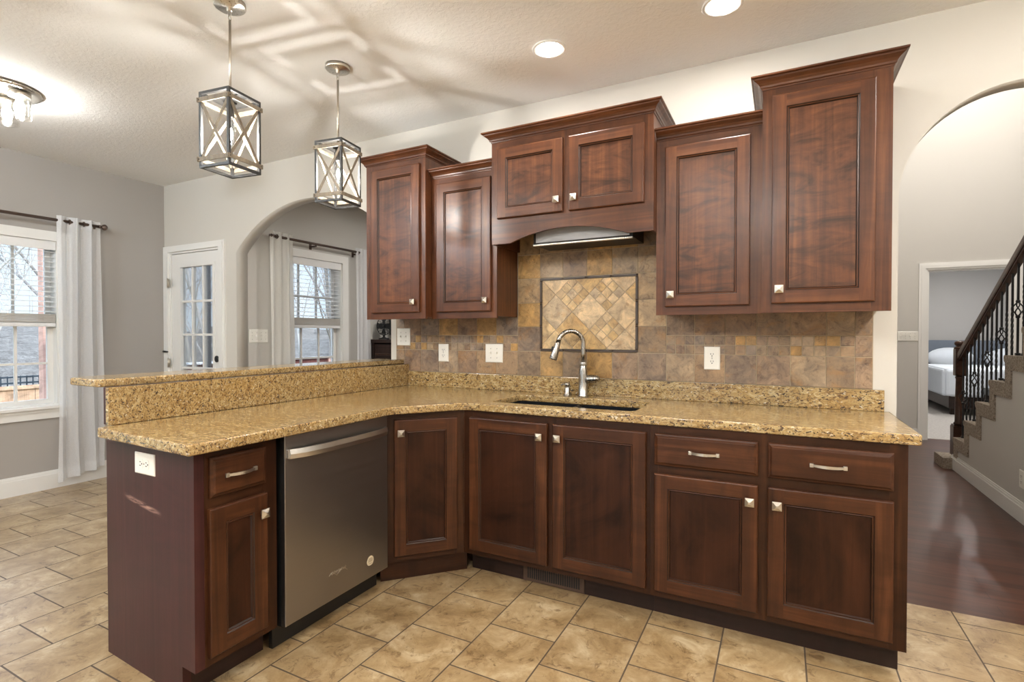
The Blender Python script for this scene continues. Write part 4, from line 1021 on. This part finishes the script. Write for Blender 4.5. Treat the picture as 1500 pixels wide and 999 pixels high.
def flush(label, x, y, glow, rot=0):
    r = thing('flush_light', label, 'ceiling light', (x, y, H - .0005), rot)
    MB().lathe([(.178, 0), (.182, -.012), (.176, -.022), (.160, -.026), (.150, -.020), (.02, -.022)], seg=48).build('ceiling_pan', 'brushed_nickel', r)
    for k in range(3):
        a = R(28 + 120 * k); c = (.105 * cos(a), .105 * sin(a), 0)
        MB().lathe([(.030, -.018), (.034, -.026), (.052, -.030), (.054, -.050), (.050, -.054)], c, seg=28).build('jar_cap', 'brushed_nickel', r)
        MB().lathe([(.049, -.052), (.050, -.060), (.0555, -.072), (.0555, -.172), (.053, -.178), (.050, -.174), (.050, -.070), (.046, -.060)], c, seg=32, cap=False).build('glass_jar', 'lamp_glass', r)
        MB().lathe([(.014, -.055), (.014, -.075), (.024, -.100), (.026, -.120), (.020, -.138), (.008, -.146)], c, seg=16).build('bulb', glow, r)
    return r
flush('nickel flush ceiling light with clear glass jars over the dining area', -4.475, -1.615, 'jar_bulb_glow')
for x, y, w_ in ((-.5, -4.0, 'nearer the sink side'), (-4.4, -3.5, 'nearer the dining side'), (1.2, -2.2, 'nearer the right wall')):  # unseen lamps added to brighten the ceiling and cool the dining floor
    flush('added flush ceiling light with glass jars, unseen behind the camera, ' + w_, x, y, 'added_bulb_cool' if x < -3 else 'added_bulb_bright', R(20))

def can(label, x, y, grp='recessed ceiling lights', mat='can_glow', rad=.064, z=H):
    r = thing('recessed_light', label, 'recessed light', (x, y, z - .0004), 0, grp)
    MB().lathe([(rad + .022, 0), (rad + .022, -.003), (rad + .016, -.006), (rad + .002, -.0045), (rad, -.001)], seg=40, cap=False).build('trim_ring', 'white_trim', r)
    b = MB(); b.lathe([(rad, -.0012), (rad * .9, -.0030), (.001, -.0042)], seg=32); b.build('lens', mat, r)
    return r
can('round recessed ceiling light above the sink, left of the other', -1.462, -.520, mat='can_glow_soft')
can('round recessed ceiling light cut by the top edge of the photo', -.648, -.495, mat='can_glow_soft')
ADDED_CAN = 'added round recessed ceiling light, unseen behind the camera'  # unseen lights added to fill the kitchen with light
for x, y in ((.95, -1.15), (.95, -2.6), (-1.1, -3.0), (-2.9, -3.2), (.95, -4.3), (-1.1, -4.4), (-2.9, -4.5)):
    can(ADDED_CAN, x, y, 'added recessed lights behind the camera')
can('added recessed light, unseen in the room beyond the wide arch', -3.0, 1.5, 'added recessed lights beyond', 'added_glow')  # unseen lamp added to light the walls there
for x, y in ((1.4, 6.4), (3.2, 6.4), (2.3, 7.9)): can('added recessed light, unseen in the bedroom ceiling', x, y, 'added recessed lights beyond', 'added_glow')  # unseen lamps added to brighten the bedroom walls
for x, y in ((1.55, 1.9), (1.3, 3.7)): can('added recessed light, unseen in the tall hall ceiling', x, y, 'added recessed lights beyond', 'added_glow', .10, 5.3)  # unseen lamps added to light the hall

# ------------------------------------------------------------------ staircase in the hall
r = thing('staircase', 'carpeted staircase with dark wood handrail and black iron balusters in the hall', 'staircase', (1.05, 3.3, 0))
SX0, SX1 = .0, 1.12; NS = 11; run, rise = .311, .2045
def nose(k): return (3.30 - run * (k - 2) - 3.3, .305 + rise * (k - 2))       # local y and z of tread k (k >= 2)
prof = [(.31, 0), (.31, .102), ] + [q for k in range(2, NS) for q in ((nose(k)[0], nose(k - 1)[1] if k > 2 else .102), (nose(k)[0], nose(k)[1]))]
yE = nose(NS - 1)[0] - run; zE = nose(NS - 1)[1]
under = [(p[0] - .105, p[1] - .100) for p in prof[2:]]
# stringer wall under the carpet line
wall = [(.20, 0)] + [(p[0] - .10, max(.0, p[1] - .095)) for p in prof[2:]] + [(yE, zE - .095), (yE, 0)]
MB().prism(wall, SX0, SX1, 'x').build('stringer_wall', 'foyer_paint', r)
# carpet: each step is a rounded tread roll with the riser below it
up, lo = [], []
for k in range(2, NS):
    y, z = nose(k); zp = nose(k - 1)[1] if k > 2 else .102; yn = nose(k + 1)[0] if k + 1 < NS else yE
    up += [(y, zp), (y, z - .055), (y + .022, z - .042), (y + .030, z - .022), (y + .024, z - .006), (y + .010, z)]
    if k + 1 == NS: up.append((yn, z))
    lo += [(y - .100, max(.0, zp - .105) if k > 2 else 0), (y - .100, z - .105)]
lo.append((yE, nose(NS - 1)[1] - .105))
b = MB(); b.prism([(nose(2)[0], 0)] + up + lo[::-1], -.012, SX1 - .01, 'x')
b.prism(rounded([(.31, 0), (.31, .102), (nose(2)[0] + .0005, .102), (nose(2)[0] + .0005, 0)], [.0, .02, 0, 0]), -.090, SX1 - .012, 'x')
b.build('stair_carpet', 'stair_carpet', r)
# newel post
ny = .095; nx = .052
b = MB(); b.box(nx - .056, nx + .056, ny - .056, ny + .056, .12, .40, bev=.004); b.box(nx - .05, nx + .05, ny - .05, ny + .05, .40, .415, bev=.004)
b.lathe([(.040, .415), (.046, .425), (.036, .44), (.034, .60), (.030, .85), (.036, .86), (.030, .88)], (nx, ny, 0), seg=20)
b.box(nx - .042, nx + .042, ny - .042, ny + .042, .88, 1.135, bev=.006); b.lathe([(.046, 1.135), (.046, 1.150), (.028, 1.160), (.044, 1.180), (.040, 1.205), (.015, 1.215)], (nx, ny, 0), seg=20)
b.build('newel_post', 'rail_wood', r)
def railz(y): return 1.005 + (.090 - y) * .580       # underside of the handrail
b = MB(); p0, p1 = (nx, .07, railz(.07) + .045), (nx, yE - .1, railz(yE - .1) + .045)
b.bar(p0, p1, .060, .062, bev=.014); b.bar((p0[0], p0[1], p0[2] - .034), (p1[0], p1[1], p1[2] - .034), .042, .03, bev=.004)
b.build('handrail', 'rail_wood', r)
for k in range(24):
    y = 3.285 - .1035 * k - 3.3
    if y < yE + .03: break
    kt = 2
    while kt + 1 < NS and nose(kt + 1)[0] + .02 > y: kt += 1
    zb_ = nose(kt)[1] - .004; zt_ = railz(y) + .008
    b = MB(); bs = k % 3 == 0
    b.box(nx - .013, nx + .013, y - .014, y + .014, zb_ + .004, zb_ + .022, bev=.003)
    zm = (zb_ + zt_) / 2 - .12 * 0
    segs = 40; hb = .007; prev = None
    zlo, zhi = zb_ + .004, zt_
    gap = (zm - .055, zm + .055) if bs else None
    for part in ([(zlo, zhi)] if not bs else [(zlo, gap[0]), (gap[1], zhi)]):
        prev = None; m_ = max(6, int((part[1] - part[0]) / .012))
        for i in range(m_ + 1):
            z = part[0] + (part[1] - part[0]) * i / m_; u = (z - zlo) / (zhi - zlo)
            tw = 0 if (bs or k % 3 == 1 and False) else max(0, min(1, (u - .3) / .4)) * pi * 4
            rg = [b.bm.verts.new((nx + hb * 1.25 * cos(tw + pi / 4 + q * pi / 2), y + hb * 1.25 * sin(tw + pi / 4 + q * pi / 2), z)) for q in range(4)]
            if prev:
                for q in range(4): b.bm.faces.new((prev[q], prev[(q + 1) % 4], rg[(q + 1) % 4], rg[q]))
            else: b.bm.faces.new(rg)
            prev = rg
        b.bm.faces.new(prev)
    bo = b.build('baluster', 'black_metal', r)
    if bs:
        t = MB()
        for q in range(4):
            pts = [(nx + .030 * sin(pi * i / 10) * cos(q * pi / 2 + i * .22), y + .030 * sin(pi * i / 10) * sin(q * pi / 2 + i * .22), gap[0] + (gap[1] - gap[0]) * i / 10) for i in range(11)]
            t.tube(pts, .0045, seg=6)
        for z in gap: t.lathe([(.012, z - .010), (.014, z), (.012, z + .010)], (nx, y, 0), seg=10)
        t.build('basket', 'black_metal', bo)

# ------------------------------------------------------------------ bedroom and the room beyond the arch
r = thing('bed', 'bed with pale blue and white bedding seen through the hall doorway', 'bed', (2.75, 8.35, 0.004))
b = MB(); b.box(-.80, .80, -.85, .98, .10, .30, bev=.01)
for sx in (-1, 1):
    for sy in (-.78, .9): b.box(sx * .74 - .03, sx * .74 + .03, sy - .03, sy + .03, 0, .12)
b.build('bed_frame', 'dark_furniture', r)
MB().box(-.82, .82, -.88, .98, .28, .66, bev=.06).build('mattress', 'bedding_grey', r)
b = MB(); b.box(-.88, .88, -.93, .45, .64, .74, bev=.045); b.box(-.90, -.80, -.90, .45, .30, .72, bev=.035); b.box(.80, .90, -.90, .45, .30, .72, bev=.035); b.box(-.86, .86, -.95, -.86, .30, .72, bev=.035); b.build('duvet', 'bedding_white', r)
for sx in (-.42, .42):
    q = MB(); q.sphere((sx, .80, .84), .2, sx=1.75, sy=.55, sz=.95); q.build('pillow', 'bedding_white', r)
b = MB(); b.prism(rounded([(-.92, 0.02), (.92, .02), (.92, 1.16), (-.92, 1.16)], [0, 0, .10, .10]), .99, 1.06, 'y'); b.build('headboard', 'headboard_blue', r)
r = thing('bench', 'dark bench at the foot of the bed behind the balusters', 'bench', (2.72, 7.15, 0.004))
MB().box(-.42, .42, -.19, .19, .36, .46, bev=.02).build('seat', 'black_plastic', r)
for sx in (-1, 1):
    for sy in (-1, 1): MB().box(sx * .37 - .025, sx * .37 + .025, sy * .15 - .025, sy * .15 + .025, 0, .36).build('leg', 'dark_furniture', r)
r = thing('sideboard', 'dark wood sideboard with open shelf, in the room beyond the wide arch', 'sideboard', (-4.085, 1.83, 0))
b = MB(); b.box(-.58, .58, -.20, .22, 1.175, 1.215, bev=.004); b.build('top', 'dark_furniture', r)
b = MB(); b.box(-.55, -.51, -.18, .20, 0, 1.175); b.box(.51, .55, -.18, .20, 0, 1.175); b.box(-.51, .51, .18, .20, .05, 1.175); b.box(-.51, .51, -.18, .18, .04, .08); b.build('carcass', 'dark_furniture', r)
MB().box(-.51, .51, -.17, .18, .90, .93).build('shelf', 'dark_furniture', r)
b = MB(); b.box(-.50, .50, -.185, -.165, .945, 1.16, bev=.004); d_ = b.build('drawer', 'dark_furniture', r)
MB().box(-.49, .49, -.195, -.184, 1.035, 1.055, bev=.004).build('drawer_moulding', 'rail_wood', d_)
b = MB(); b.box(-.505, .505, -.185, -.165, .10, .88, bev=.004); b.build('door', 'dark_furniture', r)
r = thing('television', 'black flat screen standing on the dark sideboard', 'television', (-4.13, 1.99, 1.2155))
MB().box(-.52, .52, -.02, .02, .05, .66, bev=.006).build('screen', 'black_plastic', r)
b = MB(); b.box(-.16, .16, -.07, .07, 0, .012, bev=.003); b.box(-.03, .03, -.012, .012, .012, .08); b.build('stand', 'black_plastic', r)
r = thing('desk_fan', 'round black wire fan on the dark sideboard beyond the wide arch', 'fan', (-4.545, 1.76, 1.2155))
b = MB(); b.lathe([(.062, 0), (.060, .012), (.030, .02), (.012, .03), (.012, .06)], seg=24); b.build('base', 'black_metal', r)
b = MB(); c = Vector((0, 0, .155))
for k in range(20):
    a = pi * k / 20 * 2; b.tube([c + Vector((.105 * sin(t) * cos(a), -.05 + .0 - .05 * cos(t) + .05, .105 * sin(t) * sin(a))) for t in [pi * i / 10 for i in range(11)]], .0022, seg=5)
pts = [c + Vector((.106 * cos(2 * pi * i / 28), 0, .106 * sin(2 * pi * i / 28))) for i in range(29)]; b.tube(pts, .005, seg=8, cap=False)
b.lathe([(.03, -.055), (.034, -.045), (.030, .05), (.012, .06)], tuple(c), axis='y', seg=18)
b.build('wire_cage', 'black_metal', r)
b = MB()
for k in range(4):
    a = k * pi / 2; u = Vector((cos(a), 0, sin(a))); v = Vector((-sin(a), 0, cos(a)))
    P = [c + u * .028 - v * .012, c + u * .090 - v * .040, c + u * .095 + v * .03, c + u * .030 + v * .014]
    b.quad([(p.x, -.006, p.z) for p in P]); b.quad([(p.x, -.003, p.z) for p in P])
b.build('blades', 'black_plastic', r)

# ------------------------------------------------------------------ outside
o = MB(); o.quad([(-70, -50, -1.35), (-5.0, -50, -1.35), (-5.0, 60, -1.35), (-70, 60, -1.35)]); o = o.build('lawn', 'winter_grass', kind='structure')
# brushy hillside behind the fences
b = MB(); NX, NY = 60, 12; rnd = random.Random(9); g = []
import mathutils
for i in range(NX + 1):
    row = []
    a = R(-60 + 175 * i / NX); 
    for j in range(NY + 1):
        v = j / NY; d_ = 24 + 16 * v; x = -d_ * cos(a) ; y = d_ * sin(a)
        z = -1.4 + 3.1 * v ** .7 + 1.2 * mathutils.noise.noise((x * .25, y * .25, 1.3)) * v + .5 * mathutils.noise.noise((x * .9, y * .9, 7)) * v
        row.append(b.bm.verts.new((x - 2, y, z)))
    g.append(row)
for i in range(NX):
    for j in range(NY): f = b.bm.faces.new((g[i][j], g[i + 1][j], g[i + 1][j + 1], g[i][j + 1])); f.smooth = True
b.build('hillside', 'winter_brush', kind='structure')
# deck, railing, posts, fences
DZ = -.12
b = MB()
for k in range(30): y = .16 + k * .15; b.box(-8.45, XJ - .16 if y > .15 else -5.9, y, y + .143, DZ - .03, DZ)
o = b.build('deck_floor', 'deck_red', kind='structure')
def railing(label, p0, p1, cap, cat='railing', group='deck railings'):
    p0, p1 = Vector((*p0, 0)), Vector((*p1, 0)); L = (p1 - p0).length; r = thing('deck_railing', label, cat, (p0.x, p0.y, DZ), math.atan2(p1.y - p0.y, p1.x - p0.x), group); h = .96
    b = MB(); b.box(0, L, -.07, .07, h - .03, h, bev=.004); b.build('cap_rail', cap, r)
    b = MB(); b.box(0, L, -.02, .02, h - .16, h - .035); b.box(0, L, -.02, .02, .08, .16); b.build('side_rails', 'deck_red', r)
    b = MB(); n = int(L / .13)
    for k in range(n): x = (k + .5) * L / n; b.box(x - .018, x + .018, -.018, .018, .16, h - .16)
    b.build('pickets', 'deck_red', r)
    b = MB(); n = max(1, round(L / 1.9))
    for k in range(n + 1): x = .06 + (L - .12) * k / n; b.box(x - .05, x + .05, -.05, .05, 0, h - .03)
    b.build('posts', 'post_pink', r)
    return r
railing('red-brown deck railing along the far side of the deck', (-8.40, .02), (-8.40, 4.6), 'snow_white')
railing('red-brown deck railing along the left side of the deck', (-8.34, .06), (-6.2, .06), 'snow_white') if False else None
o = MB().box(-8.26, -8.14, -.06, .06, -1.35, 3.4, bev=.006).build('porch_post', 'post_pink'); tag(o, 'pinkish porch post seen at the right of the dining window', 'post')
for x, lb in ((-8.23, 'thin dark post outside the left part of the garden door glass'), (-7.63, 'thin dark post outside the right part of the garden door glass')):
    o = MB().box(x - .032, x + .032, 1.57, 1.63, DZ, 3.6, bev=.004).build('deck_post', 'fence_iron'); tag(o, lb, 'post')
r = thing('garden_fence', 'tan board fence across the yard', 'fence', (-14.0, 1.5, -1.35), pi / 2)
b = MB()
for k in range(60): x = -7 + k * .30; b.box(x, x + .29, -.012, .012, .05, 1.52)
b.build('fence_boards', 'fence_tan', r)
b = MB()
for z in (.25, .9, 1.50): b.box(-7.0, 11, .012, .05, z, z + .09)
b.box(-7, 11, -.05, .06, 1.52, 1.56); b.build('fence_rails', 'fence_tan', r)
b = MB()
for k in range(10): x = -7 + k * 2.0; b.box(x - .06, x + .06, .012, .13, 0, 1.62)
b.build('fence_posts', 'fence_tan', r)
r = thing('iron_fence', 'dark iron fence behind the tan board fence', 'fence', (-21.0, 3.0, -1.35), pi / 2)
b = MB()
for k in range(140): x = -9 + k * .15; b.box(x - .014, x + .014, -.012, .012, 0, 1.36)
b.build('pickets', 'fence_iron', r)
b = MB()
for z in (.2, 1.12, 1.30): b.box(-9, 12, -.02, .02, z, z + .05)
b.build('fence_rails', 'fence_iron', r)
# the house's own bump-out beyond the arch-room window, in lap siding
b = MB()
for k in range(36): z = -1.3 + k * .13; b.prism([(2.15, z), (2.13, z), (2.145, z + .132), (2.15, z + .132)], -5.72, XJ - .145, 'x')
b.box(-5.72, XJ - .145, 2.15, 2.4, -1.3, 3.38); b.box(-5.76, -5.70, 2.10, 2.4, -1.3, 3.38)
b.build('wall_bump_out', 'siding', kind='structure')
o = MB(); o.tube([(-5.30, 2.08, -1.2), (-5.30, 2.08, 3.2)], .035, seg=10); o = o.build('downspout', 'fence_iron'); tag(o, 'dark downspout on the pale siding outside the arch-room window', 'downspout')
# bare winter trees
def tree(seed, h, spread):
    rn = random.Random(seed); b = MB()
    def grow(p, d, L, r0, lv):
        n = 4; pts = [p.copy()]; rs = [r0]
        for i in range(n):
            d = (d + Vector((rn.uniform(-1, 1), rn.uniform(-1, 1), rn.uniform(-.5, .9))) * .13).normalized(); p = p + d * L / n; pts.append(p.copy()); rs.append(r0 * (1 - .5 * (i + 1) / n))
        b.tube(pts, rs, seg=6 if lv < 2 else 4, cap=False)
        if lv >= 4: return
        for _ in range({0: 9, 1: 5, 2: 4, 3: 3}[lv]):
            t = rn.uniform(.25 if lv else .22, 1.0); i = min(n - 1, int(t * n)); q = pts[i].lerp(pts[i + 1], t * n - i)
            az = rn.uniform(0, 2 * pi); side = Vector((cos(az), sin(az), rn.uniform(.1, .9))).normalized()
            nd = (d * .75 + side * spread * .8).normalized(); grow(q, nd, L * rn.uniform(.30, .48), max(.006, rs[i] * .52), lv + 1)
    grow(Vector((0, 0, -.1)), Vector((0, 0, 1)), h, h * .0105, 0)
    return b
protos = []
spots = [(-15.6, 1.4), (-18.6, 4.0), (-13.0, 5.2), (-19.2, 8.3), (-13.3, 9.2), (-19.5, 13.4), (-25.0, 5.0), (-26.0, 10.6), (-25.5, 16.2), (-13.5, 13.4), (-19.0, 18.2)]
for k in range(3):
    me = tree(20 + k * 7, (6.5, 7.5, 5.8)[k], (.85, .75, .95)[k]); protos.append(me.build('bare_tree', 'tree_pale_bark' if k != 1 else 'tree_bark'))
for i, (x, y) in enumerate(spots):
    o = protos[i % 3] if i < 3 else protos[i % 3].copy()
    if i >= 3: C.objects.link(o)
    o.location = (x, y, -1.36); o.rotation_euler = (0, 0, i * 1.7); s = (1, 1.1, .92, 1.05)[i % 4]; o.scale = (s, s, s)
    tag(o, 'bare winter tree with tangled leafless branches standing beyond the deck', 'tree', 'bare trees beyond the deck')
